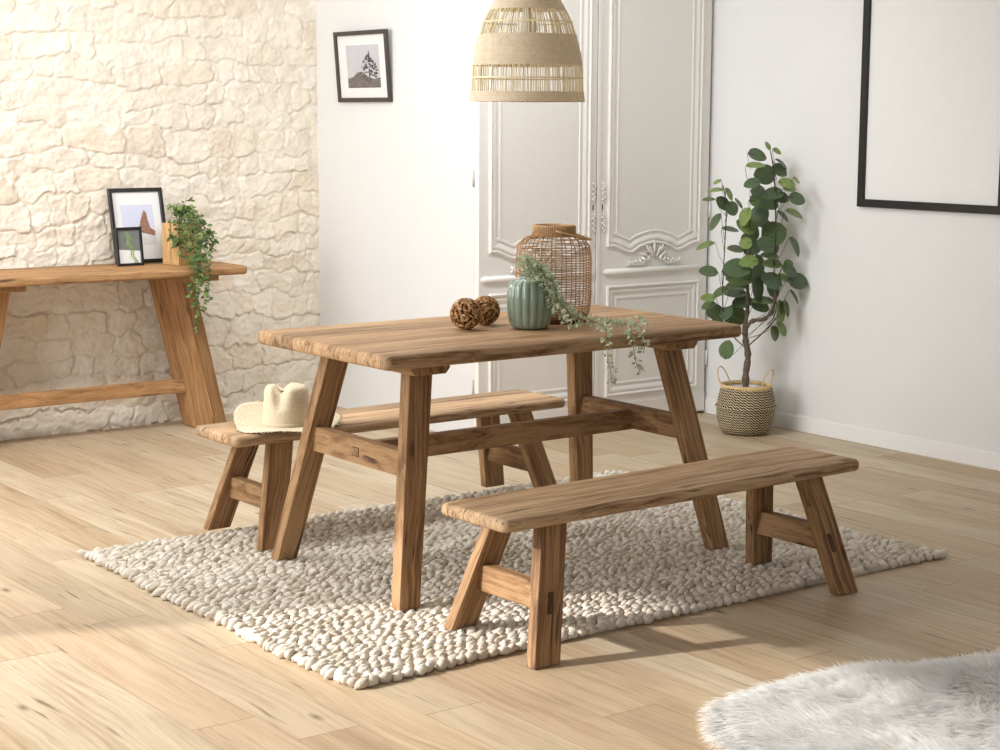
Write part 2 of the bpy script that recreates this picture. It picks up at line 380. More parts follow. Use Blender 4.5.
# baseboard
mb = MB(); box(mb, RX-0.011, RX, 0.2, DY+0.03, 0, 0.066); box(mb, RX-0.007, RX, 0.2, DY+0.03, 0.066, 0.072)
o = mb.build('baseboard_right', M_base); struct(o); bevel_obj(o, 0.002)

# panelled doors
PROF = [(a_, b_*0.68) for a_, b_ in [(0, 0), (0.001, 0.014), (0.006, 0.018), (0.011, 0.015), (0.014, 0.003), (0.020, 0.003), (0.022, 0.010), (0.027, 0.011), (0.034, 0.008), (0.044, 0.001), (0.054, 0.0005), (0.055, 0.006), (0.062, 0.0065), (0.066, 0.0005)]]
def sweep(mb, path, y, prof=PROF, mi=0):
    n = len(path); vs = []
    nor = []
    for i in range(n):
        a, p, q = Vector(path[i-1]), Vector(path[i]), Vector(path[(i+1) % n])
        d1 = (p-a).normalized(); d2 = (q-p).normalized()
        n1 = Vector((-d1.y, d1.x)); n2 = Vector((-d2.y, d2.x)); m_ = (n1+n2); m_.normalize()
        nor.append(m_/max(0.5, m_.dot(n1)))
    for (u, h) in prof:
        for i in range(n): vs.append((path[i][0]+nor[i].x*u, y-h, path[i][1]+nor[i].y*u))
    fs = [(k*n+i, k*n+(i+1) % n, (k+1)*n+(i+1) % n, (k+1)*n+i) for k in range(len(prof)-1) for i in range(n)]
    mb.add(vs, fs, None, mi)
def sm(t): return t*t*(3-2*t)
def door(name, x0, x1, px0, px1, lock_x, orn=True):
    y = DY
    root = MB(); box(root, x0, x1, y, y+0.03, 0.012, 2.55)
    o = root.build(name, M_door); struct(o); bevel_obj(o, 0.003)
    # upper panel outline, counter-clockwise seen from the front
    zc = 0.832; W_ = px1-px0; path = []
    K = 44
    for i in range(K+1):
        t = i/K; s = abs(t-0.5)*2     # 1 at corners, 0 centre
        if s > 0.92: z = zc
        elif s > 0.50: z = zc - 0.034*sm((0.92-s)/0.42)
        elif s > 0.28: z = zc - 0.034 + 0.026*sm((0.50-s)/0.22)
        else: z = zc - 0.008 + 0.014*math.cos(s/0.28*PI/2)
        path.append((px0+W_*t, z))
    path += [(px1, 2.42), (px0, 2.42)]
    p = MB(); sweep(p, path, y); q = p.build('upper_panel_moulding', M_door, o, smooth=False)
    p = MB(); sweep(p, [(px0, 0.135), (px1, 0.135), (px1, 0.652), (px0, 0.652)], y); p.build('lower_panel_moulding', M_door, o)
    # rail moulding
    p = MB(); n = 8; xa, xb = x0+0.012, x1-0.012
    if x0 > 5: xa = x0+0.035
    vs = []
    for (x, s) in ((xa, 0.15), (xa+0.014, 1), (xb-0.014, 1), (xb, 0.15)):
        for j in range(n+1):
            a = PI*j/n; vs.append((x, y-0.016*s*math.sin(a), 0.716+0.0135*s*math.cos(a)))
    fs = [(k*(n+1)+j, (k+1)*(n+1)+j, (k+1)*(n+1)+j+1, k*(n+1)+j+1) for k in range(3) for j in range(n)]
    fs += [tuple(range(n+1)), tuple(range(4*(n+1)-1, 3*(n+1)-1, -1))]
    p.add(vs, fs); p.build('rail_moulding', M_door, o, smooth=True)
    # bottom steps
    p = MB(); box(p, x0+0.002, x1-0.002, y-0.006, y, 0.012, 0.10); box(p, x0+0.002, x1-0.002, y-0.003, y, 0.10, 0.112)
    q = p.build('kick_moulding', M_door, o); bevel_obj(q, 0.002)
    # carved shell and foliage
    def curl(mbb, cx, cz, r0, a0, turns, s, tr):
        pts = []
        for i in range(15):
            t = i/14; a = a0+s*turns*2*PI*t; r = r0*(1-0.75*t)
            pts.append((cx+r*math.cos(a), y-0.003, cz+r*math.sin(a)))
        tube(mbb, pts, lambda t: tr*(1-0.5*t), 6)
    def petal(mbb, cx, cz, ang, L, w):
        w *= 1.25
        pts = [(cx+math.cos(ang)*L*t, y-0.004-0.006*math.sin(PI*t), cz+math.sin(ang)*L*t) for t in [i/6 for i in range(7)]]
        tube(mbb, pts, lambda t: w*(0.25+math.sin(PI*min(1, t*0.9+0.05))), 6)
    cx = (px0+px1)/2; rnd = random.Random(3)
    p = MB()
    for i in range(7):
        a = PI*(0.5+(i-3)*0.11)+0.1*math.sin(i*2.3); petal(p, cx+0.012*(i-3)*-0.9, 0.775+0.01*(i % 2), a, 0.066-0.004*abs(i-3)+0.012*(i % 2), 0.0042)
    for i in range(16):
        curl(p, cx+rnd.uniform(-.055, .055), 0.775+rnd.uniform(0, .065), rnd.uniform(.008, .014), rnd.uniform(0, 6), 0.7, rnd.choice((-1, 1)), 0.0032)
    for s in (-1, 1):
        curl(p, cx+s*0.060, 0.832, 0.024, PI/2, 0.9, -s, 0.0055)
        curl(p, cx+s*0.052, 0.790, 0.018, -PI/2, 0.8, s, 0.005)
        curl(p, cx+s*0.085, 0.775, 0.020, PI/2, 0.8, s, 0.005)
        for k in range(9):
            t = k/8; bx = cx+s*(0.03+0.125*t); bz = 0.768-0.010*math.sin(t*PI)-0.002*k
            petal(p, bx, bz, PI/2-s*(0.9+0.5*math.sin(k*2.1)), 0.024-0.008*t, 0.0042)
            petal(p, bx, bz, -PI/2+s*(1.0+0.4*math.cos(k)), 0.017-0.004*t, 0.0036)
    p.build('carved_shell_ornament', M_door, o, smooth=True)
    # keyhole and its foliage
    p = MB()
    for k in range(7):
        for s in (-1, 1):
            zz = 1.015+s*(0.028+k*0.012); petal(p, lock_x, zz, s*PI/2+(-1)**k*0.6, 0.016, 0.0026)
    curl(p, lock_x, 1.105, 0.007, 0, 0.8, 1, 0.002); curl(p, lock_x, 0.93, 0.007, 0, 0.8, -1, 0.002)
    q = p.build('lock_carving', M_door, o, smooth=True)
    p = MB(); box(p, lock_x-0.0025, lock_x+0.0025, y-0.0015, y+0.001, 1.003, 1.028)
    p.build('keyhole', M_ink, o)
    return o
d1 = door('door_1', WX-0.002, 5.150, 4.545, 5.110, 5.131)
d2 = door('door_2', 5.160, 5.846, 5.215, 5.790, 5.187)
# astragal strip
mb = MB(); box(mb, 5.150, 5.172, DY-0.006, DY-0.0005, 0.012, 2.55); o = mb.build('door_strip', M_door, d2); bevel_obj(o, 0.002)
for zz, par in ((1.157, d1), (0.238, d1)):
    mb = MB(); tube(mb, [(WX-0.004, DY+0.034, zz-0.036), (WX-0.004, DY+0.034, zz+0.036)], 0.0055, 10); mb.build('hinge', M_hinge, par, smooth=True)
for zz in (0.27, 0.985):
    mb = MB(); tube(mb, [(5.853, DY-0.003, zz-0.036), (5.853, DY-0.003, zz+0.036)], 0.006, 10); mb.build('hinge', M_base, d2, smooth=True)
# header above the doors
mb = MB(); box(mb, WX, RX, DY, DY+0.032, 2.555, 2.6); struct(mb.build('trim_1', M_door))

# ------------------------------------------------------------------ furniture
def leg_obj(parent, fx, fy, tx, ty, z0, z1, wx, wy, top=None):
    mb = MB(); beam(mb, (fx, fy, z0), (tx, ty, z1), wx, wy, 'z', top=top)
    o = mb.build('leg', W_leg, parent); bevel_obj(o, 0.003, 2); return o
def tenon_obj(parent, c, face, w, h, d=0.0012, sl=(0, 0)):
    """visible end of a through tenon: a dark gap with the tenon set in it"""
    x, y, z = c
    if face == 'y':
        for nm, mt, e, dd in (('mortise', W_dark, 0.0024, 0.0006), ('tenon', W_tenon, 0.0, 0.0012)):
            mb = MB(); vs = []
            for yy in (-dd, 0.012):
                for sx, sz in ((-1, -1), (1, -1), (1, 1), (-1, 1)):
                    dz = sz*(h/2+e); vs.append((x+sx*(w/2+e)+sl[0]*dz, y+yy+sl[1]*dz, z+dz))
            mb.add(vs, [(0, 1, 2, 3), (7, 6, 5, 4), (4, 5, 1, 0), (5, 6, 2, 1), (6, 7, 3, 2), (7, 4, 0, 3)], [(v[1]*3+x*9, v[0], v[2]) for v in vs])
            mb.build(nm, mt, parent)
        return
    mb = MB()
    if face == 'y':
        box(mb, x-w/2-0.0022, x+w/2+0.0022, y-d*0.3, y+0.02, z-h/2-0.0022, z+h/2+0.0022)
    else:
        box(mb, x-d*0.3, x+0.02, y-w/2-0.002, y+w/2+0.002, z-h/2-0.002, z+h/2+0.002)
    g = mb.build('mortise', W_dark, parent)
    mb = MB()
    if face == 'y': beam(mb, (x, y+0.02, z), (x, y-d, z), w, h, 'y')
    else: beam(mb, (x+0.02, y, z), (x-d, y, z), w, h, 'x')
    t = mb.build('tenon', W_leg, parent); bevel_obj(t, 0.0006, 1)

def make_table():
    root = empty('dining_table', (3.3374, 4.4621, 0))
    tag(root, 'large reclaimed wood dining table with splayed trestle legs standing on the woven rug', 'table')
    mb = MB(); slab(mb, 1.382, 0.752, 0.042, 0.022, 0.014, 0.718, off=2.3)
    mb.build('tabletop', W_table, root, smooth=False)
    A, B, wx, wy = 0.6151, 0.3516, 0.0721, 0.0445
    ix, iy = 0.125, 0.125
    z0, z1 = 0.022, 0.686
    at = lambda z: ((z-z0)/(z1-z0))
    for s in (-1, 1):
        # cleat under the top
        mb = MB(); X = s*(A-ix); L = 0.30
        hw = 0.068
        pr = [(-hw, 0.718), (-hw, 0.700), (-hw+0.014, 0.684), (hw-0.014, 0.684), (hw, 0.700), (hw, 0.718)]
        vs = [(X+a, y, z) for y in (-L, L) for a, z in pr]; gs = [(v[1]+s*3, v[0], v[2]) for v in vs]
        n = len(pr); fs = [(i, (i+1) % n, n+(i+1) % n, n+i) for i in range(n)] + [tuple(range(n-1, -1, -1)), tuple(range(n, 2*n))]
        mb.add(vs, fs, gs); o = mb.build('cleat', W_leg, root); bevel_obj(o, 0.002)
        for sy in (-1, 1):
            leg_obj(root, s*A, sy*B, s*(A-ix), sy*(B-iy), z0, z1, wx, wy, top=(0.081, 0.049))
        zs = 0.42; t = at(zs); X = s*(A-ix*t); Yl = B-iy*t
        mb = MB(); beam(mb, (X, Yl-0.005, zs), (X, -Yl+0.005, zs), 0.036, 0.078, 'y')
        o = mb.build('cross_stretcher', W_leg, root); bevel_obj(o, 0.003)
        yy = -(B-iy*t)-wy/2-iy/(z1-z0)*0.012
        tenon_obj(o, (X, yy, zs-0.012), 'y', 0.018, 0.064, sl=(-s*ix/(z1-z0), iy/(z1-z0)))
    t = at(0.42); X = A-ix*t
    mb = MB(); beam(mb, (-X+0.01, 0, 0.412), (X-0.01, 0, 0.412), 0.036, 0.068, 'x')
    o = mb.build('long_stretcher', W_leg, root); bevel_obj(o, 0.003)
    tenon_obj(o, (-X-0.0185, 0.006, 0.418), 'x', 0.034, 0.024)
    return root
table = make_table()

def make_bench(name, loc, rz, label, front):
    root = empty(name, loc, rz); tag(root, label, 'bench', 'matching wooden benches')
    mb = MB(); slab(mb, 1.386, 0.290, 0.036, 0.022, 0.014, 0.3595, off=1.1 if front else 5.7)
    mb.build('seat', W_bench, root)
    A, B, wx, wy = 0.590, 0.180, 0.0931, 0.036
    wx = 0.088
    ix, iy = 0.088, 0.082
    for s in (-1, 1):
        for sy in (-1, 1):
            z0 = 0.002 if (front and sy < 0) else 0.022
            t0 = z0/0.36
            leg_obj(root, s*(A+(0.004 if sy > 0 else 0)), sy*B, s*(A-ix), sy*(B-iy), z0, 0.3605, wx, wy)
        zs = 0.170; t = zs/0.36; X = s*(A-ix*t); Yl = B-iy*t
        mb = MB(); beam(mb, (X, Yl, zs), (X, -Yl, zs), 0.038, 0.074, 'y')
        o = mb.build('stretcher', W_leg, root); bevel_obj(o, 0.003)
        tenon_obj(o, (X-0.004, -Yl-wy/2+iy/0.36*-0.010, zs-0.010), 'y', 0.014, 0.050, sl=(-s*ix/0.36, iy/0.36))
    return root
make_bench('bench', (3.3385, 3.6991, 0), 0.0241, 'low wooden bench in front of the table, nearest the white fur, with an empty seat', True)
make_bench('bench', (3.3413, 5.1432, 0), 0.0112, 'low wooden bench behind the table carrying the straw hat', False)

# console by the stone wall
def make_console():
    root = empty('console_table', (3.13, 7.185, 0))
    tag(root, 'wooden console table with thick slanted legs against the stone wall at left', 'console table')
    z0 = 0.722
    mb = MB(); slab(mb, 1.30, 0.45, 0.038, 0.028, 0.013, z0, off=8.3)
    mb.build('tabletop', W_console, root)
    for s in (-1, 1):
        leg_obj(root, s*0.585, 0.105, s*0.425, 0.105, 0.002, 0.700, 0.165, 0.125)
        mb = MB(); box(mb, s*0.445-0.085, s*0.445+0.085, -0.17, 0.19, 0.695, 0.723, g=lambda v: (v[1]+4, v[0], v[2]))
        o = mb.build('cleat', W_console, root); bevel_obj(o, 0.006)
    mb = MB(); beam(mb, (-0.49, 0.066, 0.20), (0.49, 0.066, 0.20), 0.034, 0.062, 'x')
    o = mb.build('stretcher', W_console, root); bevel_obj(o, 0.003)
    return root
console = make_console()
for ch in console.children:
    if ch.name.startswith('leg'): ch.data.materials[0] = W_console

# ------------------------------------------------------------------ woven rug
def make_rug():
    x0, x1, y0, y1 = 2.250, 4.50, 3.645, 5.275
    root = None
    V = []; F = []; T = []
    # low-poly blob template
    bm = bmesh.new(); bmesh.ops.create_icosphere(bm, subdivisions=2, radius=1.0)
    tv = np.array([v.co[:] for v in bm.verts]); tf = np.array([[v.index for v in f.verts] for f in bm.faces]); bm.free()
    rs = np.random.RandomState(4)
    ny = int((y1-y0)/0.0215); vi = 0
    for r in range(ny+1):
        yb = y0+(y1-y0)*r/ny
        step = 0.0345; phase = rs.uniform(-0.5, 0.5); nx = int((x1-x0)/step)
        for k in range(nx+1):
            x = x0+(x1-x0)*k/nx + phase*step + rs.normal(0, 0.004)
            y = yb+rs.normal(0, 0.0025)+0.006*math.sin(x*5+r*0.3)+0.008*math.sin(x*2.1)
            x = min(max(x, x0), x1+0.01) + 0.006*math.sin(y*9)
            edge = (k == 0 or k == nx or r == 0 or r == ny)
            a, b, c = rs.uniform(0.0170, 0.0250), rs.uniform(0.0092, 0.0135), rs.uniform(0.010, 0.0140)
            if edge: a, b, c = a*0.95, b*1.2, c*1.12
            if k in (0, nx): a *= 1.25
            ang = rs.normal(0.22, 0.25); tilt = rs.normal(-0.12, 0.2)
            p = tv*np.array([a, b, c])
            p *= (1+0.10*np.sin(p[:, :1]*330+rs.uniform(0, 6))+0.08*np.sin(p[:, 1:2]*420+rs.uniform(0, 6)))
            ct, st = math.cos(tilt), math.sin(tilt); p = np.stack([p[:, 0]*ct+p[:, 2]*st, p[:, 1], -p[:, 0]*st+p[:, 2]*ct], 1)
            ca, sa = math.cos(ang), math.sin(ang); p = np.stack([p[:, 0]*ca-p[:, 1]*sa, p[:, 0]*sa+p[:, 1]*ca, p[:, 2]], 1)
            p += np.array([x, y, 0.0125+rs.normal(0, 0.0014)])
            p[:, 2] = np.maximum(p[:, 2], 0.0008)
            V.append(p); F.append(tf+vi); T.append(np.full(len(tv), rs.rand())); vi += len(tv)
    # backing
    nb = np.array([(x0, y0, 0.001), (x1, y0, 0.001), (x1, y1, 0.001), (x0, y1, 0.001), (x0, y0, 0.012), (x1, y0, 0.012), (x1, y1, 0.012), (x0, y1, 0.012)])
    V.append(nb); T.append(np.full(8, 0.2)); bf = []
    for f in BOXF: bf += [(f[0]+vi, f[1]+vi, f[2]+vi), (f[0]+vi, f[2]+vi, f[3]+vi)]
    F.append(np.array(bf))
    V = np.vstack(V).astype(np.float32); F = np.vstack(F).astype(np.int32); T = np.concatenate(T).astype(np.float32)
    me = bpy.data.meshes.new('woven_rug'); me.vertices.add(len(V)); me.vertices.foreach_set('co', V.ravel())
    me.loops.add(len(F)*3); me.loops.foreach_set('vertex_index', F.ravel()); me.polygons.add(len(F))
    me.polygons.foreach_set('loop_start', np.arange(len(F), dtype=np.int32)*3); me.polygons.foreach_set('loop_total', np.full(len(F), 3, dtype=np.int32))
    me.polygons.foreach_set('use_smooth', np.ones(len(F), dtype=bool))
    a = me.attributes.new('tone', 'FLOAT', 'POINT'); a.data.foreach_set('value', T)
    me.update(calc_edges=True)
    m, nt, b = new_mat('felted_wool', 0.95, 0.05)
    t = node(nt, 'ShaderNodeAttribute', attribute_name='tone').outputs['Fac']
    tc = node(nt, 'ShaderNodeTexCoord').outputs['Object']
    n1 = noise(nt, tc, 160, 3, 0.7); n2 = noise(nt, vmul(nt, tc, (60, 300, 200)), 1.0, 2, 0.6)
    c = ramp(nt, t, [(0.0, srgb(200, 188, 170)), (0.5, srgb(220, 210, 195)), (1.0, srgb(232, 225, 214))])
    c = mix(nt, 1.0, c, ramp(nt, n1, [(0.3, (0.88, 0.86, 0.83)), (0.6, (1.02, 1.02, 1.02))]), 'MULTIPLY')
    nt.links.new(c, b.inputs['Base Color']); b.inputs['Sheen Weight'].default_value = 0.15
    bump(nt, b, mth(nt, 'ADD', n1, n2), 0.7, 0.003)
    me.materials.append(m)
    o = bpy.data.objects.new('woven_rug', me); COL.objects.link(o)
    tag(o, 'chunky woven beige wool rug on the floor under the table and benches', 'rug')
make_rug()

# ------------------------------------------------------------------ sheepskin
def make_fur():
    rs = np.random.RandomState(12)
    def outline(a):
        # radius of the hide around its centre
        r = 0.43*(1+0.10*math.cos(2*a-0.5)+0.07*math.sin(3*a+0.6)+0.05*math.cos(5*a))
        return r
    cx, cy = 3.26, 2.575
    def lim(a):
        c, s = math.cos(a), math.sin(a)
        ex, ey = 0.66, 0.405
        r = 1/math.sqrt((c/ex)**2+(s/ey)**2)
        return r*(1+0.07*math.cos(3*a+0.4)+0.05*math.sin(5*a+1.0)+0.13*math.exp(-(((a-2.25+PI) % (2*PI)-PI)/0.30)**2))
    # hide
    mb = MB(); K = 64; vs = [(cx, cy, 0.016)]
    for j in (0.5, 1.0):
        for i in range(K):
            a = 2*PI*i/K; r = lim(a)*j*0.94; vs.append((cx+r*math.cos(a), cy+r*math.sin(a), 0.014 if j < 1 else 0.002))
    fs = [(0, 1+i, 1+(i+1) % K) for i in range(K)] + [(1+i, 1+K+i, 1+K+(i+1) % K, 1+(i+1) % K) for i in range(K)]
    mb.add(vs, fs)
    N = 30000; verts = []; faces = []; tones = []
    nfield = lambda x, y, s: mnoise.noise(Vector((x*s, y*s, 3.3)))
    for i in range(N):
        a = rs.uniform(0, 2*PI); rr = math.sqrt(rs.uniform(0.0, 1)); L = lim(a)*0.97
        if rs.rand() < 0.25: rr = 1-0.12*rs.rand()
        x, y = cx+L*rr*math.cos(a), cy+L*rr*math.sin(a)
        # tuft flow: outwards near the edge, swirling inside
        fa = nfield(x, y, 5.0)*2.2
        out = Vector((math.cos(a), math.sin(a), 0)); sw = Vector((math.cos(2.6+fa), math.sin(2.6+fa), 0))
        w = rr**3; d = (out*w*0.9+sw*(1.05-w)*0.75); 
        up = 0.75+0.5*nfield(x, y, 14.0)
        if rr > 0.85: up *= 0.8
        d.z = up*0.62; d.normalize()
        Lh = rs.uniform(0.042, 0.066); wd = rs.uniform(0.0011, 0.0019)
        side = d.cross(Vector((0, 0, 1))); side = side.normalized() if side.length > 0.01 else Vector((1, 0, 0))
        j = Vector(rs.normal(0, 0.13, 3)); d = (d+j).normalized()
        if d.z < 0.05: d.z = 0.05
        p0 = Vector((x, y, 0.004 if rr > .9 else 0.010)); p1 = p0+d*Lh*0.45
        d2 = (d+Vector((d.x*0.5, d.y*0.5, -0.32))+Vector(rs.normal(0, 0.12, 3))).normalized(); p2 = p1+d2*Lh*0.35
        p3 = p2+(d2+Vector((0, 0, -0.25))).normalized()*Lh*0.25
        if p2.z < 0.004: p2.z = 0.004
        if p3.z < 0.002: p3.z = 0.002
        o = len(verts)
        verts += [p0-side*wd, p0+side*wd, p1-side*wd, p1+side*wd, p2-side*wd*0.7, p2+side*wd*0.7, p3]
        faces += [(o, o+1, o+3, o+2), (o+2, o+3, o+5, o+4), (o+4, o+5, o+6)]
    mb.add(verts, faces, mi=0)
    m, nt, b = new_mat('white_fleece', 0.75, 0.15)
    tc = node(nt, 'ShaderNodeTexCoord').outputs['Object']
    c = ramp(nt, noise(nt, tc, 11, 3, 0.6), [(0.3, srgb(240, 238, 235)), (0.65, srgb(253, 253, 252))])
    nt.links.new(c, b.inputs['Base Color'])
    tr = node(nt, 'ShaderNodeBsdfTranslucent', {'Color': (0.98, 0.98, 0.97, 1)})
    mx = node(nt, 'ShaderNodeMixShader', {0: 0.5}); nt.links.new(b.outputs[0], mx.inputs[1]); nt.links.new(tr.outputs[0], mx.inputs[2])
    nt.links.new(mx.outputs[0], nt.nodes['Material Output'].inputs['Surface'])
    o = mb.build('sheepskin_rug', m, smooth=True)
    tag(o, 'fluffy white sheepskin lying on the floorboards in the lower right corner', 'sheepskin rug')
make_fur()

# ------------------------------------------------------------------ straw hat
def make_hat():
    root = empty('straw_hat', (2.893, 5.084, 0.3957), 0.64*-1)
    tag(root, 'cream straw hat with pinched crown and frayed brim on the end of the rear bench', 'hat')
    m, nt, b = new_mat('cream_straw', 0.8, 0.15)
    g = attr(nt); u, v, w = sep(nt, g)
    wv = mth(nt, 'MULTIPLY', mth(nt, 'SINE', mth(nt, 'MULTIPLY', u, 1100.0)), mth(nt, 'SINE', mth(nt, 'MULTIPLY', v, 1100.0)))
    n = noise(nt, g, 120, 3, 0.6)
    c = ramp(nt, mth(nt, 'ADD', mth(nt, 'MULTIPLY', wv, 0.25), n), [(0.2, srgb(204, 184, 150)), (0.6, srgb(236, 220, 192)), (0.9, srgb(246, 236, 214))])
    nt.links.new(c, b.inputs['Base Color']); bump(nt, b, mth(nt, 'ADD', wv, n), 0.5, 0.0012)
    # crown (x = image right, y = away)
    mb = MB(); NA, NT = 64, 22; vs = []; gs = []
    for i in range(NT+1):
        t = i/NT
        for j in range(NA):
            a = 2*PI*j/NA
            if t < 0.72:
                k = t/0.72; r = 1-0.10*k; z = 0.125*k**0.95
                if k > 0.85: r -= 0.05*(k-0.85)/0.15
            else:
                k = (t-0.72)/0.28; r = 0.85*(1-k); z = 0.125+0.007*math.sin(k*PI)
            x = 0.080*r*math.cos(a); y = 0.090*r*math.sin(a)
            top = max(0, (z-0.045)/0.095)
            # long centre dent running front to back, open V at the front
            dent = math.exp(-((x+0.016)/0.017)**2)*0.030*min(1, top*1.3)
            fr = max(0, -math.sin(a))
            if z > 0.05: z -= dent*(0.65+0.35*fr)
            if fr > 0.2 and top > 0.1:
                y += 0.030*top*fr*math.exp(-((x+0.012)/0.025)**2)
            for sx in (-1, 1):   # side pinches near the front
                d_ = math.exp(-((a-(-PI/2+sx*0.85)) % (2*PI)-0)**2*6) if False else 0
            x += 0.0
            vs.append((x, y, 0.010+z)); gs.append((a*0.075, t*0.2, 0))
    fs = [(i*NA+j, i*NA+(j+1) % NA, (i+1)*NA+(j+1) % NA, (i+1)*NA+j) for i in range(NT) for j in range(NA)]
    mb.add(vs, fs, gs); o = mb.build('crown', m, root, smooth=True)
    # brim
    mb = MB(); NR = 14; vs = []; gs = []
    def brim(a, t):
        R = 0.170+0.010*math.sin(2*a+0.5)+0.006*math.sin(5*a)
        r = 0.070+(R-0.070)*t
        x, y = r*math.cos(a), r*math.sin(a)*1.0
        if t < 0.01: x, y = 0.080*math.cos(a), 0.090*math.sin(a)
        lift = 0.050*max(0, math.cos(a-2.45))**1.5 + 0.014*max(0, math.cos(a-0.6))**2 + 0.006*math.sin(3*a)
        z = 0.009+lift*t**1.4 - 0.004*t*(1 if lift < 0.01 else 0)
        return (x, y, max(z, 0.0015))
    NA = 96
    for i in range(NR+1):
        for j in range(NA):
            a = 2*PI*j/NA; vs.append(brim(a, i/NR)); gs.append((a*0.12, i/NR*0.11, 0))
    fs = [(i*NA+j, i*NA+(j+1) % NA, (i+1)*NA+(j+1) % NA, (i+1)*NA+j) for i in range(NR) for j in range(NA)]
    mb.add(vs, fs, gs)
    rnd = random.Random(5)
    for k in range(260):
        a = rnd.uniform(0, 2*PI); p = Vector(brim(a, 1)); q = Vector(brim(a+rnd.uniform(-0.05, 0.05), 1.0+rnd.uniform(0.01, 0.06)))
        q.z = max(0.001, q.z+rnd.uniform(-0.006, 0.002)); s = Vector((-math.sin(a), math.cos(a), 0))*0.0012
        mb.add([p-s, p+s, q+s*0.4, q-s*0.4], [(0, 1, 2, 3)], [(k*.1, 0, 0)]*4)
    o = mb.build('brim', m, root, smooth=True)
    sm_ = o.modifiers.new('sol', 'SOLIDIFY'); sm_.thickness = 0.0015
    mb = MB(); lathe(mb, [(0.081, 0.010), (0.0822, 0.011), (0.0812, 0.022), (0.080, 0.023)], 64, rfun=lambda a, z: 1+0.125*abs(math.sin(a))**2)
    mb.build('hat_band', m, root, smooth=True)
make_hat()

# ------------------------------------------------------------------ twig balls
def make_ball():
    rnd = random.Random(8); R = 0.05
    m, nt, b = new_mat('wood_chips', 0.7, 0.2)
    t = node(nt, 'ShaderNodeAttribute', attribute_name='tone').outputs['Fac']
    c = ramp(nt, t, [(0.0, srgb(120, 80, 50)), (0.5, srgb(176, 130, 88)), (1.0, srgb(214, 176, 130))])
    nt.links.new(c, b.inputs['Base Color'])
    mcore = flat_mat('ball_core', srgb(78, 48, 32), 0.9, 0.1)
    root = empty('twig_ball', (0, 0, 0))
    core = MB(); prof = [(R*0.9*math.sin(PI*i/16), -R*0.9*math.cos(PI*i/16)) for i in range(17)]
    lathe(core, prof, 24, c=(0, 0, R)); core.build('core', mcore, root, smooth=True)
    mb = MB(); N = 330
    for k in range(N):
        z = 1-2*(k+0.5)/N; a = k*2.39996+rnd.uniform(-.15, .15); r = math.sqrt(1-z*z); nrm = Vector((r*math.cos(a), r*math.sin(a), z))
        tg = nrm.cross(Vector((rnd.uniform(-1, 1), rnd.uniform(-1, 1), rnd.uniform(-1, 1)))).normalized(); bt = nrm.cross(tg)
        L = rnd.uniform(0.009, 0.017); w = rnd.uniform(0.0026, 0.0050); vs = []
        tilt = rnd.uniform(-0.35, 0.35); bend = rnd.uniform(-.4, .4)
        for i in range(4):
            u = (i/3-0.5)*L
            for sgn, hh in ((-1, 0), (-0.5, 0.0022), (0.5, 0.0022), (1, 0)):
                ww = w*(1 if 0 < i < 3 else 0.45)
                p = nrm*(R*(0.955)+hh+rnd.uniform(-0.0003, .0003)+sgn*w*tilt)+tg*u+bt*(sgn*ww+bend*u*u/L)
                p = p.normalized()*(p.length)
                vs.append(p+Vector((0, 0, R)))
        fs = [(i*4+j, i*4+j+1, (i+1)*4+j+1, (i+1)*4+j) for i in range(3) for j in range(3)]
        mb.add(vs, fs, tone=rnd.random())
    o = mb.build('chips', m, root)
    return root
b1 = make_ball(); b1.location = (3.198, 4.480, 0.7605)
tag(b1, 'larger round ball of wood chips on the table, left and nearer of the two', 'decorative ball', 'wood chip balls on the table')
b2 = b1.copy(); COL.objects.link(b2)
for ch in list(b1.children):
    c = ch.copy(); COL.objects.link(c); c.parent = b2
b2.location = (3.322, 4.545, 0.7605); b2.scale = (0.94,)*3; b2.rotation_euler = (0.0, 0, 2.0)
tag(b2, 'smaller round ball of wood chips on the table, just behind the larger one', 'decorative ball', 'wood chip balls on the table')

# ------------------------------------------------------------------ ribbed vase
def make_vase():
    m, nt, b = new_mat('green_glass', 0.12, 0.6)
    tc = node(nt, 'ShaderNodeTexCoord').outputs['Object']
    c = ramp(nt, noise(nt, tc, 9, 3, .5), [(0.3, srgb(122, 140, 120)), (0.7, srgb(152, 166, 148))])
    nt.links.new(c, b.inputs['Base Color']); b.inputs['Coat Weight'].default_value = 0.5
    b.inputs['Transmission Weight'].default_value = 0.12
    nlobe = 17
    prof = [(0.0, 0.002), (0.048, 0.002), (0.058, 0.006), (0.066, 0.020), (0.071, 0.045), (0.0735, 0.08), (0.0735, 0.11), (0.071, 0.132), (0.064, 0.148), (0.052, 0.158), (0.040, 0.161), (0.034, 0.163), (0.033, 0.166), (0.035, 0.169), (0.030, 0.169), (0.028, 0.164), (0.030, 0.158), (0.045, 0.150), (0.06, 0.12), (0.06, 0.04), (0.04, 0.012), (0, 0.012)]
    def rf(a, z):
        k = max(0, min(1, (z-0.004)/0.02))*max(0, min(1, (0.166-z)/0.03))
        return 1-0.085*k*(1-abs(math.sin(a*nlobe/2))**0.7)
    mb = MB(); lathe(mb, prof[:14], 180, rfun=rf); lathe(mb, prof[13:], 60)
    o = mb.build('ribbed_vase', m, smooth=True, loc=(3.383, 4.390, 0.7605))
    tag(o, 'ribbed green glass vase holding the eucalyptus garland on the table', 'vase')
make_vase()

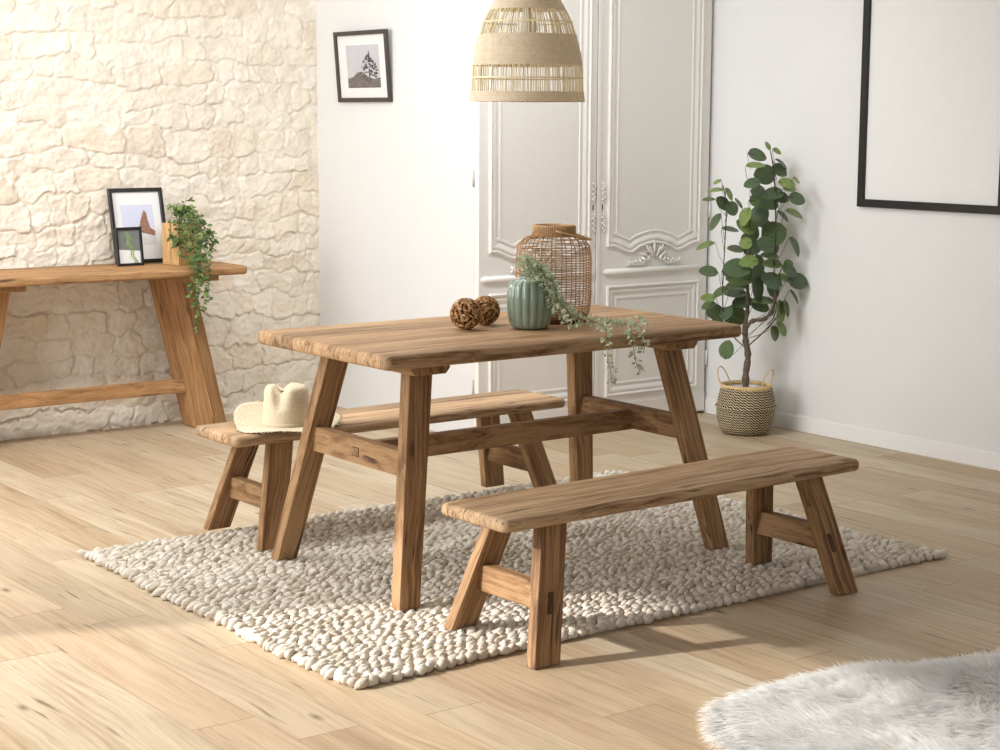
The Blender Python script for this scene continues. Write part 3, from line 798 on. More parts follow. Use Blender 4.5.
# ------------------------------------------------------------------ leaf helper
def leaf(mb, base, d, nrm, L, W, tone, fold=0.12, curl=0.15, nu=5, round_=0.6):
    d = d.normalized(); s = d.cross(nrm)
    if s.length < 1e-4: s = d.cross(Vector((0.3, 0.5, 0.8)))
    s.normalize(); n = s.cross(d).normalized(); vs = []
    for i in range(nu+1):
        t = i/nu; w = W/2*math.sin(PI*t**round_)**(0.55 if nu > 5 else 0.75) if 0 < i < nu else 0.0
        c = base+d*(L*t)-n*(curl*L*t*t)
        for k in (-1, 0, 1): vs.append(c+s*(w*k)+n*(abs(k)*w*fold*2))
    fs = []
    for i in range(nu):
        for k in (0, 1): fs.append((i*3+k, i*3+k+1, (i+1)*3+k+1, (i+1)*3+k))
    mb.add(vs, fs, tone=tone)
def leaf_mat(name, c0, c1, c2, rough=0.45, transl=0.2):
    m, nt, b = new_mat(name, rough, 0.35)
    t = node(nt, 'ShaderNodeAttribute', attribute_name='tone').outputs['Fac']
    tc = node(nt, 'ShaderNodeTexCoord').outputs['Object']
    c = ramp(nt, t, [(0.0, c0), (0.5, c1), (1.0, c2)])
    c = mix(nt, 1.0, c, ramp(nt, noise(nt, tc, 60, 3, .6), [(0.3, 0.8), (0.7, 1.12)]), 'MULTIPLY')
    nt.links.new(c, b.inputs['Base Color'])
    tr = node(nt, 'ShaderNodeBsdfTranslucent', {'Color': (*c2, 1)})
    mx = node(nt, 'ShaderNodeMixShader', {0: transl}); nt.links.new(b.outputs[0], mx.inputs[1]); nt.links.new(tr.outputs[0], mx.inputs[2])
    nt.links.new(mx.outputs[0], nt.nodes['Material Output'].inputs['Surface'])
    return m
def smooth_path(P, n=10):
    P = [Vector(p) for p in P]; out = []
    for i in range(len(P)-1):
        p0, p1, p2, p3 = P[max(i-1, 0)], P[i], P[i+1], P[min(i+2, len(P)-1)]
        for k in range(n):
            t = k/n
            out.append(0.5*((2*p1)+(-p0+p2)*t+(2*p0-5*p1+4*p2-p3)*t*t+(-p0+3*p1-3*p2+p3)*t**3))
    out.append(P[-1]); return out

# ------------------------------------------------------------------ eucalyptus
def make_euc():
    root = empty('eucalyptus_garland', (3.391, 4.405, 0.93))
    tag(root, 'pale green eucalyptus garland spilling from the ribbed vase over the table edge', 'garland')
    M = leaf_mat('eucalyptus_leaf', srgb(146, 164, 130), srgb(188, 200, 166), srgb(222, 228, 204), 0.6, 0.25)
    MS = flat_mat('eucalyptus_stem', srgb(132, 112, 84), 0.7)
    mouth = (3.391, 4.405, 0.935)
    S = [
     [mouth, (3.36, 4.37, 0.965), (3.345, 4.33, 0.955), (3.335, 4.31, 0.93)],
     [mouth, (3.375, 4.35, 0.97), (3.375, 4.31, 0.955), (3.365, 4.295, 0.925)],
     [mouth, (3.43, 4.36, 0.965), (3.45, 4.32, 0.93), (3.445, 4.30, 0.89), (3.44, 4.285, 0.855)],
     [mouth, (3.37, 4.39, 0.98), (3.35, 4.36, 1.0), (3.33, 4.35, 0.99)],
     [mouth, (3.40, 4.36, 0.97), (3.40, 4.31, 0.94), (3.385, 4.30, 0.90)],
     [mouth, (3.42, 4.36, 0.97), (3.435, 4.32, 0.93), (3.44, 4.31, 0.885), (3.455, 4.29, 0.84)],
     [mouth, (3.365, 4.385, 0.985), (3.335, 4.365, 0.995), (3.32, 4.34, 0.965)],
     [mouth, (3.375, 4.36, 0.975), (3.345, 4.33, 0.975)],
     [mouth, (3.40, 4.37, 0.975), (3.415, 4.33, 0.955), (3.40, 4.30, 0.925)],
     [mouth, (3.43, 4.38, 0.97), (3.455, 4.345, 0.93), (3.46, 4.32, 0.885), (3.475, 4.30, 0.84), (3.49, 4.27, 0.80)],
     [mouth, (3.42, 4.36, 0.95), (3.45, 4.32, 0.90), (3.47, 4.29, 0.85), (3.50, 4.26, 0.80), (3.54, 4.22, 0.785), (3.58, 4.19, 0.782)],
     [mouth, (3.44, 4.37, 0.93), (3.485, 4.33, 0.86), (3.52, 4.27, 0.795), (3.535, 4.20, 0.785), (3.60, 4.165, 0.785), (3.66, 4.15, 0.788)],
     [mouth, (3.42, 4.34, 0.92), (3.43, 4.29, 0.86), (3.43, 4.24, 0.80), (3.42, 4.205, 0.778)],
     [(3.50, 4.26, 0.80), (3.49, 4.17, 0.787), (3.455, 4.10, 0.785), (3.425, 4.065, 0.768), (3.418, 4.052, 0.72), (3.430, 4.05, 0.67), (3.432, 4.045, 0.625)],
     [(3.54, 4.22, 0.785), (3.545, 4.14, 0.787), (3.54, 4.085, 0.785), (3.520, 4.060, 0.765), (3.528, 4.055, 0.72), (3.540, 4.055, 0.675), (3.552, 4.05, 0.645)],
     [(3.58, 4.19, 0.782), (3.59, 4.12, 0.785), (3.57, 4.07, 0.779), (3.575, 4.058, 0.74), (3.568, 4.055, 0.705)],
    ]
    dens = [55, 60, 80, 55, 60, 75, 60, 50, 60, 110, 130, 140, 80, 84, 72, 40]
    rnd = random.Random(21); ms = MB(); ml = MB()
    for path, n in zip(S, dens):
        path = [(p[0]-(0.030 if i and p[2] > 0.79 and p[0] > 3.40 else 0), p[1], p[2]-(0.016 if p[2] > 0.84 else 0)) for i, p in enumerate(path)]
        P = smooth_path(path, 8)
        P = [p-Vector(root.location) for p in P]
        tube(ms, P, 0.0011, 5)
        for k in range(n):
            t = (k+0.5)/n*0.97+0.03; i = min(len(P)-2, int(t*(len(P)-1))); p = P[i].lerp(P[i+1], (t*(len(P)-1)) % 1)
            ax = (P[i+1]-P[i]).normalized()
            r = Vector((rnd.uniform(-1, 1), rnd.uniform(-1, 1), rnd.uniform(-0.7, 1))); r -= ax*r.dot(ax); r.normalize()
            d = (r+ax*rnd.uniform(0.1, 0.7)).normalized()
            L = rnd.uniform(0.012, 0.020)*(0.85 if len(path) == 7 and t > .5 else 1)
            b0 = p+r*rnd.uniform(0.0, 0.011)
            # keep leaves above the table top where the stem lies on it
            tip = b0+d*L
            wz = tip.z+root.location.z; wy = tip.y+root.location.y
            if wy > 4.083 and wz < 0.765: d.z = abs(d.z)+0.1
            if wy > 4.083 and b0.z+root.location.z < 0.764: b0.z = 0.766-root.location.z
            leaf(ml, b0, d, Vector((rnd.uniform(-1, 1), rnd.uniform(-1, 0.2), rnd.uniform(0, 1))), L, L*0.58, rnd.random(), 0.1, rnd.uniform(-.2, .3), 4, 0.9)
    ms.build('stems', MS, root, smooth=True); ml.build('leaves', M, root, smooth=True)
make_euc()

# ------------------------------------------------------------------ rattan lantern
def make_lantern():
    root = empty('rattan_lantern', (3.574, 4.513, 0.7605))
    tag(root, 'round rattan lantern with a bent handle standing behind the vase', 'lantern')
    k = 0.00327
    MR = flat_mat('rattan', srgb(184, 146, 106), 0.55, 0.3, 40, 0.18)
    MN = flat_mat('pale_cane', srgb(188, 152, 110), 0.55, 0.3, 60, 0.15)
    MBs = flat_mat('lantern_base_wood', srgb(96, 60, 38), 0.6, 0.3, 20, 0.2)
    prof = [(30, 2), (35, 6), (37, 14), (38, 30), (38, 60), (37, 72), (34, 79), (28, 84), (22, 86)]
    P = [(r*k, z*k) for r, z in prof]
    def rad(z):
        for (r0, z0), (r1, z1) in zip(P, P[1:]):
            if z0 <= z <= z1: t = (z-z0)/(z1-z0); return r0+(r1-r0)*t
        return P[-1][0] if z > P[-1][1] else P[0][0]
    mb = MB()
    for j in range(22):
        a = 2*PI*j/22+0.1
        pts = [((r-0.002)*math.cos(a), (r-0.002)*math.sin(a), z) for r, z in P]
        tube(mb, smooth_path(pts, 3), 0.0019, 5, tone=0.4)
    mb.build('uprights', MR, root, smooth=True)
    mb = MB(); rnd = random.Random(2)
    z = 3*k
    while z < 85*k:
        ring(mb, (0, 0, z), rad(z)+0.0012, 0.0014, 56, 5, wob=0.0004 if z < 68*k else 0.0025, ph=rnd.uniform(0, 6))
        z += 0.0082 if z > 20*k else 0.0070
    mb.build('woven_rings', MR, root, smooth=True)
    mb = MB(); lathe(mb, [(0, 0), (0.108, 0), (0.110, 0.004), (0.110, 0.022), (0.106, 0.026), (0, 0.026)], 48); mb.build('base', MBs, root, smooth=False)
    mb = MB(); lathe(mb, [(22*k, 85*k), (21.6*k, 87*k), (21.0*k, 91*k), (21.4*k, 95*k), (20.8*k, 96.5*k), (19.4*k, 96*k), (19*k, 92*k), (19.4*k, 86*k)], 48, closed=True)
    for j in range(70):
        a = 2*PI*j/70; tube(mb, [(21.4*k*math.cos(a), 21.4*k*math.sin(a), 85.5*k), (21.4*k*math.cos(a), 21.4*k*math.sin(a), 95.5*k)], 0.0022, 5)
    o = mb.build('neck', MN, root, smooth=True)
    # handle laid over the shoulder to the right
    R = Vector((0.802, -0.597, 0)); T = Vector((-0.597, -0.802, 0))
    pts = []
    for i in range(17):
        a = PI*i/16; q = T*(0.074*math.cos(a)*1.0)+R*(0.118*math.sin(a)+0.002); q.z = 0.300-0.032*math.sin(a); pts.append(q)
    mb = MB(); tube(mb, pts, 0.0042, 8); mb.build('handle', MN, root, smooth=True)
make_lantern()

# ------------------------------------------------------------------ pendant lamp
def weave_mat(name, c0, c1, c2, nu, nv, transl=0.15):
    m, nt, b = new_mat(name, 0.7, 0.15)
    g = attr(nt); u, v, w = sep(nt, g)
    su = mth(nt, 'SINE', mth(nt, 'MULTIPLY', u, 2*PI*nu)); 
    vv = mth(nt, 'MULTIPLY', v, nv); alt = mth(nt, 'SUBTRACT', mth(nt, 'MULTIPLY', mth(nt, 'MODULO', mth(nt, 'FLOOR', vv), 2.0), 2.0), 1.0)
    hv = mth(nt, 'SINE', mth(nt, 'MULTIPLY', mth(nt, 'FRACT', vv), PI))
    h = mth(nt, 'MULTIPLY', mth(nt, 'ADD', mth(nt, 'MULTIPLY', mth(nt, 'MULTIPLY', su, alt), 0.5), 0.7), hv)
    n = noise(nt, g, 60, 4, 0.6)
    f = mth(nt, 'ADD', mth(nt, 'MULTIPLY', h, 0.6), mth(nt, 'MULTIPLY', n, 0.5))
    c = ramp(nt, f, [(0.18, c0), (0.36, c1), (0.62, c2)])
    nt.links.new(c, b.inputs['Base Color']); bump(nt, b, h, 0.45, 0.002)
    tr = node(nt, 'ShaderNodeBsdfTranslucent', {'Color': (*c1, 1)})
    mx = node(nt, 'ShaderNodeMixShader', {0: transl}); nt.links.new(b.outputs[0], mx.inputs[1]); nt.links.new(tr.outputs[0], mx.inputs[2])
    nt.links.new(mx.outputs[0], nt.nodes['Material Output'].inputs['Surface'])
    return m
def make_lamp():
    k = 0.003222; zb = 1.471
    root = empty('pendant_lamp', (3.45, 4.50, zb))
    tag(root, 'bell shaped woven straw pendant lamp hanging above the table', 'lamp')
    MW = weave_mat('woven_straw', srgb(206, 160, 104), srgb(250, 232, 198), srgb(255, 250, 238), 84, 1/0.0058, 0.35)
    MS = flat_mat('straw_stalks', srgb(250, 230, 194), 0.6, 0.2, 30, 0.15)
    prof = [(57, 0), (56.6, 3), (56, 8), (55.6, 11), (55, 22), (54.5, 35), (52.5, 47), (50, 57), (48, 65), (44, 77), (40, 86), (37.7, 89), (33.5, 96), (31, 101), (24, 111), (15, 119), (6, 124), (2, 125)]
    P = [(r*k, z*k) for r, z in prof]
    def rad(z):
        for (r0, z0), (r1, z1) in zip(P, P[1:]):
            if z0 <= z <= z1: return r0+(r1-r0)*(z-z0)/(z1-z0)
        return P[-1][0]
    def band(name, za, zb_, mat, th=0.004, step=0.0042):
        zs = np.arange(za*k, zb_*k+1e-6, step/2); pr = []
        for i, z in enumerate(zs): pr.append((rad(z)+(0.0016 if i % 2 else 0.0), z))
        inner = [(max(0.001, r-th), z) for r, z in reversed(pr)]
        mb = MB(); lathe(mb, pr+inner, 96, closed=True); return mb.build(name, mat, root, smooth=True)
    shade = band('woven_rim', -0.5, 10.5, MW); 
    band('woven_band', 35, 65, MW); band('woven_crown', 89, 125, MW)
    rnd = random.Random(9)
    for za, zc, name in ((10, 36, 'open_straw_band'), (64, 90, 'open_straw_band')):
        mb = MB(); n = 118
        for j in range(n):
            a = 2*PI*(j+rnd.uniform(-.3, .3))/n; a2 = a+rnd.uniform(-0.015, 0.015)*(2.5 if za > 50 else 1)
            pts = []
            for i in range(5):
                t = i/4; z = (za+(zc-za)*t)*k; aa = a+(a2-a)*t; r = rad(z)-0.0015; pts.append((r*math.cos(aa), r*math.sin(aa), z))
            tube(mb, pts, rnd.uniform(0.0010, 0.0020), 4, tone=rnd.random(), cap=False)
        zm = (za+zc)/2*k
        for dz in (-0.0012, 0.0012): ring(mb, (0, 0, zm+dz), rad(zm)+0.0005, 0.0013, 72, 5)
        mb.build(name, MS, root, smooth=True)
    mb = MB(); tube(mb, [(0, 0, 0.40), (0, 0, 2.6-zb)], 0.003, 8); mb.build('cord', M_cord, root)
    mb = MB(); lathe(mb, [(0.0, 0.20), (0.018, 0.205), (0.030, 0.225), (0.028, 0.25), (0.014, 0.28), (0.014, 0.33), (0, 0.33)], 24)
    mb.build('bulb', M_base, root, smooth=True)
    mb = MB(); tube(mb, [(0, 0, 0.32), (0, 0, 0.41)], 0.017, 12); mb.build('socket', M_black, root)
make_lamp()

# ------------------------------------------------------------------ basket
def make_basket():
    c = (5.623, 5.682); k = 0.00455
    m, nt, b = new_mat('black_and_natural_seagrass', 0.75, 0.15)
    g = attr(nt); u, v, w = sep(nt, g)
    uu = mth(nt, 'MULTIPLY', u, 54.0); col = mth(nt, 'FLOOR', uu); fu = mth(nt, 'FRACT', uu)
    alt = mth(nt, 'MODULO', col, 2.0)
    sl = mth(nt, 'ADD', fu, mth(nt, 'MULTIPLY', alt, 0.2))
    ph = mth(nt, 'FRACT', mth(nt, 'ADD', mth(nt, 'DIVIDE', v, 0.0115), mth(nt, 'MULTIPLY', sl, 0.62)))
    blk = mth(nt, 'GREATER_THAN', ph, 0.45)
    n = noise(nt, g, 90, 3, .6)
    nat = ramp(nt, n, [(0.3, srgb(196, 172, 134)), (0.7, srgb(226, 210, 180))])
    cc = mix(nt, blk, nat, srgb(40, 32, 28)); nt.links.new(cc, b.inputs['Base Color'])
    bump(nt, b, mth(nt, 'SINE', mth(nt, 'MULTIPLY', ph, PI*2)), 0.6, 0.003)
    root = empty('seagrass_basket', (c[0], c[1], 0.002))
    tag(root, 'round black and natural seagrass basket with two loop handles by the right wall', 'basket')
    prof = [(0, 0), (20, 0), (23, 1.5), (26, 6), (28, 14), (29, 22), (28.6, 25), (31, 27), (28.8, 29), (27.8, 36), (26, 44), (24.6, 48.5)]
    fine = []
    for (r0, z0), (r1, z1) in zip(prof, prof[1:]):
        q = max(1, int(abs(z1-z0)/1.5))
        for i in range(q): t = i/q; fine.append((r0+(r1-r0)*t, z0+(z1-z0)*t))
    fine.append(prof[-1])
    outer = [(r*k+(0.0012 if i % 2 else 0), z*k) for i, (r, z) in enumerate(fine)]
    inner = [(23.6*k, 47*k), (26.5*k, 36*k), (28*k, 24*k), (25*k, 6*k), (0, 1.5*k)]
    wf = lambda a, z: 1+0.012*math.sin(3*a+z*20)
    mb = MB(); lathe(mb, outer+inner, 100, rfun=wf); mb.build('body', m, root, smooth=True)
    MN = flat_mat('natural_grass', srgb(214, 184, 136), 0.7, 0.2, 60, 0.15)
    mb = MB(); lathe(mb, [(24.7*k, 44.5*k), (25.6*k, 45*k), (25.4*k, 49*k), (24*k, 49.5*k), (23.2*k, 48*k), (23.2*k, 44.5*k)], 64, closed=True)
    mb.build('rim', MN, root, smooth=True)
    R = Vector((0.802, -0.597, 0)); T = Vector((-0.597, -0.802, 0))
    for pts2, dp in (([(-23, 46), (-27.5, 53), (-29, 60), (-27.5, 65.5), (-23.5, 65), (-18.5, 57), (-14, 47)], (4, -8)), ([(13, 46), (14.5, 55), (19, 62.5), (23.5, 65.5), (25.5, 62), (25, 55), (23.5, 46)], (18, 2))):
        n_ = len(pts2); p = [R*(u*k)+T*((dp[0]+(dp[1]-dp[0])*i/(n_-1))*k)+Vector((0, 0, v*k)) for i, (u, v) in enumerate(pts2)]
        mb = MB(); tube(mb, smooth_path(p, 6), 0.0034, 7); mb.build('handle', MN, root, smooth=True)
    return c
BC = make_basket()

# ------------------------------------------------------------------ tall plant
def make_plant():
    k = 0.00447; px0, py0 = 746.0, 431.0
    root = empty('potted_plant', (BC[0], BC[1], 0.012))
    tag(root, 'tall plant with round dark green leaves and woody trunk growing from the seagrass basket', 'potted plant')
    R = Vector((0.802, -0.597, 0)); T = Vector((-0.597, -0.802, 0))
    W = lambda px, py, d=0.0: R*((px-px0)*k)+Vector((0, 0, (py0-py)*k))+T*d
    MT = leaf_mat('bark', srgb(78, 66, 56), srgb(104, 90, 76), srgb(130, 116, 98), 0.85, 0.0)
    MStem = flat_mat('dark_stem', srgb(66, 62, 44), 0.7)
    mpot = flat_mat('white_inner_pot', (0.72, 0.73, 0.76), 0.5, 0.4, 10, 0.02)
    mb = MB(); lathe(mb, [(0, 0.0), (0.078, 0.0), (0.098, 0.17), (0.101, 0.196), (0.097, 0.196), (0.090, 0.17), (0, 0.168)], 40); mb.build('inner_pot', mpot, root, smooth=True)
    mb = MB()
    def rr(base, tip): return lambda t: base+(tip-base)*t + 0.0018*math.sin(t*37)+0.0012*math.sin(t*61+1)
    tube(mb, smooth_path([W(746, 395), W(745, 375, .004), W(747, 355, 0), W(744, 338, .003), W(743, 325, 0)], 10), rr(0.0165, 0.0125), 12)
    tube(mb, smooth_path([W(743, 328, 0), W(750, 319, .01), W(762, 316, .015), W(770, 306, .02), W(772, 290, .02), W(770, 270, .02)], 8), rr(0.0105, 0.006), 10)
    tube(mb, smooth_path([W(743, 326, 0), W(746, 300, -.01), W(744, 270, -.01), W(746, 245, -.005)], 8), rr(0.011, 0.005), 10)
    mb.build('trunk', MT, root, smooth=True)
    ms = MB(); ml = MB(); rnd = random.Random(31)
    tube(ms, smooth_path([W(743, 345), W(732, 335, .02), W(722, 318, .02), W(719, 290, .03), W(720, 240, .03), W(721, 205, .02), W(717, 182, .02)], 8), 0.0026, 6)
    tube(ms, smooth_path([W(770, 275, .02), W(771, 240, .02), W(770, 200, .02), W(768, 170, .01), W(764, 148, .01)], 8), 0.0028, 6)
    tube(ms, smooth_path([W(746, 345), W(758, 333, .02), W(768, 322, .03), W(775, 312, .04)], 6), 0.003, 6)
    tube(ms, smooth_path([W(765, 322, .02), W(772, 315, .0), W(776, 300, -.03)], 6), 0.002, 6)
    LV = [(763.8,143.5,9,5,60,1),(772.4,148.7,9,5,30,1),(752.9,152.5,18,11,10,0),(749.4,162.6,18,5,-5,1),(778.3,160.8,15,4,30,0),(760.3,172.1,20,18,0,0),(775.4,167.6,16,11,25,0),(744.2,179.9,16,8,-15,0),(788.7,177,8,3,45,1),(778.9,180,16,9,10,1),(782.8,185,12,6,0,1),(755,189,14,12,0,0),(766.7,189.8,20,10,0,0),(788.7,195,16,11,15,0),(776,194,14,10,0,0),(756.3,198.5,20,13,0,.3),(756,213.2,22,16,-70,0),(786.6,209.4,17,6,20,.8),(779,213,14,5,40,.2),(772,231.4,24,22,-20,.25),(792.7,243.5,20,8,55,.2),(717.3,200.2,15,11,45,0),(726,205.4,14,12,60,0),(713,179.4,8,3,-20,1),(709.5,186.7,16,3,0,1),(724.3,191.5,13,6,60,1),(734.7,201,12,4,50,.4),(705.2,197.6,12,3,-5,.3),(709.5,218.4,18,5,-60,.2),(739,213,18,8,-60,1),(741.6,222.7,20,14,30,.8),(726,227,16,4,10,.3),(740.2,239.5,12,10,0,.9),(733,247.5,16,6,5,.3),(702.6,243.9,18,4,-20,.8),(760.7,241,18,14,20,0),(766.7,252.7,12,6,0,.2),(731.2,264.7,26,15,-5,.15),(755.5,265.6,26,14,80,0),(706,270,18,9,5,.2),(785.8,261.3,9,8,0,.5),(785.8,267.3,16,10,30,0),(783.2,276.9,16,6,25,.9),(796.2,279.5,19,14,15,0),(754.6,286.4,24,13,80,0),(735.5,275,24,12,10,.7),(733,282.6,20,6,5,.3),(733,291.6,22,9,0,.2),(717.3,289,18,5,-25,.3),(703.5,294.2,14,6,0,.9),(705.2,302.9,14,6,-20,.3),(713,310.7,17,16,0,0),(722.5,309.8,14,9,-60,.1),(733.8,315,23,18,10,.15),(759.8,305.8,17,9,10,.3),(760.7,298.5,22,5,5,.6),(793.6,295,16,4,55,.3),(778.9,311.5,26,12,80,.8),(778.9,326.3,14,8,60,.7),(771,329.7,15,9,70,.4),(726,348.8,18,12,-80,.3),(767.6,277.7,20,14,20,0),(769.3,260.4,18,8,10,.8),(743,257,18,10,0,.8),(715,319,12,6,10,.2),(763,252,12,5,20,.3),(785,307,16,6,75,.3),
          (748,228,18,12,50,.1),(752,246,20,12,-30,.05),(762,222,16,10,40,.3),(741,301,20,10,-15,.1),(772,288,18,12,60,.1),(757,276,22,14,0,.2),(746,236,16,12,-50,.3),(765,200,18,12,20,.15),(772,243,16,10,60,.1),(727,272,16,8,20,.2)]
    for i, (x, y, L, w, ang, tone) in enumerate(LV):
        d = rnd.uniform(-0.07, 0.09)
        if x > 785: d = max(d, -0.03)
        if i >= 68: d = rnd.uniform(-0.09, -0.01)
        a = math.radians(ang); dr = R*math.cos(a)-Vector((0, 0, 1))*math.sin(a)
        # petiole side: towards the stem
        stemx = 720 if x < 730 else (770 if x > 757 else 745)
        if (x-stemx)*math.cos(a) < 0: dr = -dr
        Lr = L*k*1.13; real = Lr*0.95; asp = min(0.98, (w*k*1.13)/real); ti = math.acos(max(0.1, asp))
        side = dr.cross(T).normalized()
        if side.z < 0: side = -side
        n = (T*math.cos(ti)+side*math.sin(ti)).normalized()
        base = W(x, y, d)-dr*Lr/2
        leaf(ml, base, dr, n, Lr, real if asp < 0.97 else w*k, tone*0.9+rnd.uniform(0, 0.1), 0.06, rnd.uniform(-.05, .2), 10, 0.9)
        sp = W(stemx if y < 300 else 746, min(336, y+rnd.uniform(12, 26)), 0.02 if stemx != 745 else 0)
        midp = base.lerp(sp, 0.45)+Vector((0, 0, -0.012)); tube(ms, smooth_path([sp, midp, base, base+dr*Lr*0.3], 4), 0.0011, 4)
    ms.build('stems', MStem, root, smooth=True)
    M = leaf_mat('round_leaf', srgb(82, 98, 78), srgb(92, 114, 66), srgb(136, 156, 88), 0.38, 0.12)
    ml.build('leaves', M, root, smooth=True)
make_plant()

# ------------------------------------------------------------------ console decorations
CT = 0.7605
def framed(name, w, h, bar, depth, fm, label, loc, rot, print_fn, mat_margin):
    """picture frame; local x = width, z = height, facing -y"""
    root = empty(name, loc); root.rotation_euler = rot
    tag(root, label, 'picture frame')
    mb = MB()
    o_ = [(-w/2, 0), (w/2, 0), (w/2, h), (-w/2, h)]; i_ = [(-w/2+bar, bar), (w/2-bar, bar), (w/2-bar, h-bar), (-w/2+bar, h-bar)]
    vs = [(x, 0, z) for x, z in o_]+[(x, -depth, z) for x, z in o_]+[(x, -depth, z) for x, z in i_]+[(x, -depth*0.3, z) for x, z in i_]+[(x, 0, z) for x, z in i_]
    fs = []
    for i in range(4):
        j = (i+1) % 4
        fs += [(i, j, 4+j, 4+i), (4+i, 4+j, 8+j, 8+i), (8+i, 8+j, 12+j, 12+i), (12+i, 12+j, 16+j, 16+i), (16+i, 16+j, j, i)]
    mb.add(vs, fs); o = mb.build('frame', fm, root); bevel_obj(o, 0.0012, 1)
    mb = MB(); box(mb, -w/2+bar*0.8, w/2-bar*0.8, -depth*0.35, -0.001, bar*0.8, h-bar*0.8); mb.build('mount', M_mat, root)
    print_fn(root, w, h, bar, depth*0.35)
    return root
def polys(root, name, mat, plist, y):
    mb = MB()
    for pl in plist:
        n = len(pl); vs = [(x, y, z) for x, z in pl]+[(x, y+0.0002, z) for x, z in pl]
        mb.add(vs, [tuple(range(n))]+[tuple(range(2*n-1, n-1, -1))])
    return mb.build(name, mat, root)
Msky = flat_mat('print_sky', srgb(196, 194, 200), 0.7, 0.1, 9, 0.06)
Mhill = flat_mat('print_hill', srgb(120, 112, 108), 0.7, 0.1, 120, 0.45)
Mtree = flat_mat('print_tree', srgb(104, 100, 102), 0.7, 0.1, 160, 0.5)
def print_tree(root, w, h, bar, d):
    x0, x1, z0, z1 = -w*0.30, w*0.32, h*0.20, h*0.80
    polys(root, 'print', Msky, [[(x0, z0), (x1, z0), (x1, z1), (x0, z1)]], -d-0.0004)
    W_, H_ = x1-x0, z1-z0; f = lambda u, v: (x0+u*W_, z0+v*H_)
    polys(root, 'printed_hill', Mhill, [[f(0, 0), f(1, 0), f(1, .24), f(.8, .2), f(.62, .26), f(.45, .38), f(.3, .36), f(.18, .26), f(0, .22)]], -d-0.0008)
    rnd = random.Random(4); pl = []
    for i in range(80):
        a = rnd.uniform(0, 2*PI); r = math.sqrt(rnd.random()); v = 0.46+0.30*r*math.sin(a); u = 0.68+0.24*r*math.cos(a)*(1.15-(v-0.3)*1.1)
        s = rnd.uniform(0.02, 0.045); pl.append([f(u+s*math.cos(t), v+s*0.8*math.sin(t)) for t in (0.2, 1.5, 2.7, 4.1, 5.3)])
    pl.append([f(.66, .12), f(.70, .12), f(.69, .5), f(.67, .5)])
    pl.append([f(.64, .6), f(.74, .6), f(.70, .86), f(.68, .86)])
    polys(root, 'printed_tree', Mtree, pl, -d-0.0011)
Mlav = flat_mat('print_lilac_sky', srgb(206, 208, 226), 0.7, 0.1, 9, 0.04)
Mpale = flat_mat('print_pale_ground', srgb(216, 214, 216), 0.7, 0.1, 40, 0.08)
Mrock = flat_mat('print_rock', srgb(150, 116, 100), 0.7, 0.1, 120, 0.4)
def print_rock(root, w, h, bar, d):
    x0, x1, z0, z1 = -w*0.30, w*0.30, h*0.24, h*0.78; W_, H_ = x1-x0, z1-z0; f = lambda u, v: (x0+u*W_, z0+v*H_)
    polys(root, 'print', Mlav, [[f(0, 0), f(1, 0), f(1, 1), f(0, 1)]], -d-0.0004)
    polys(root, 'printed_ground', Mpale, [[f(0, 0), f(1, 0), f(1, .42), f(.5, .36), f(0, .45)]], -d-0.0008)
    polys(root, 'printed_rock', Mrock, [[f(.42, .34), f(.98, .22), f(1.0, .34), f(.86, .42), f(.80, .62), f(.78, .80), f(.70, .86), f(.60, .66), f(.52, .46)]], -d-0.0011)
Mgreyp = flat_mat('print_grey', srgb(120, 124, 122), 0.5, 0.2, 12, 0.15)
Mgreenp = flat_mat('print_green_leaf', srgb(140, 172, 92), 0.6, 0.2, 60, 0.2)
def print_leaf(root, w, h, bar, d):
    x0, x1, z0, z1 = -w*0.5+bar*1.0, w*0.5-bar, bar, h-bar; W_, H_ = x1-x0, z1-z0; f = lambda u, v: (x0+u*W_, z0+v*H_)
    polys(root, 'print', Mgreyp, [[f(0, .42), f(1, .36), f(1, 1), f(0, 1)]], -d-0.0004)
    pl = []
    for i in range(16):
        t = i/15; u, v = 0.42+0.34*t+0.05*math.sin(i), 0.95-0.9*t; s = 0.10
        for sg in (-1, 1): pl.append([f(u, v), f(u+sg*s*.5, v-0.03), f(u+sg*s, v-0.12), f(u+sg*s*.3, v-0.08)])
    polys(root, 'printed_fern', Mgreenp, pl, -d-0.0009)
framed('picture_frame', 0.262, 0.340, 0.016, 0.018, M_black, 'large black frame with a white mount and rock photograph leaning on the console', (3.436, 7.325, CT+0.001), (-0.215, 0, 0.0), print_rock, 0.05)
framed('picture_frame', 0.128, 0.170, 0.011, 0.014, M_black, 'small black frame with a green fern picture standing before the larger frame on the console', (3.335, 7.235, CT+0.0005), (-0.12, 0, 0.05), print_leaf, 0.01)
# picture on the white wall (faces +x)
framed('picture_frame', 0.458, 0.330, 0.020, 0.016, M_brownframe, 'brown framed black and white tree photograph hanging on the white side wall', (WX-0.001, 7.098, 1.488), (0.078, 0, -PI/2), print_tree, 0.08)
# large artwork on the right wall (faces -x)
def print_none(root, w, h, bar, d): pass
framed('picture_frame', 0.78, 1.10, 0.034, 0.022, M_black, 'tall black framed white artwork hanging on the right wall beside the plant', (RX-0.001, 4.862, 1.042), (0, 0, -PI/2), print_none, 0.1)

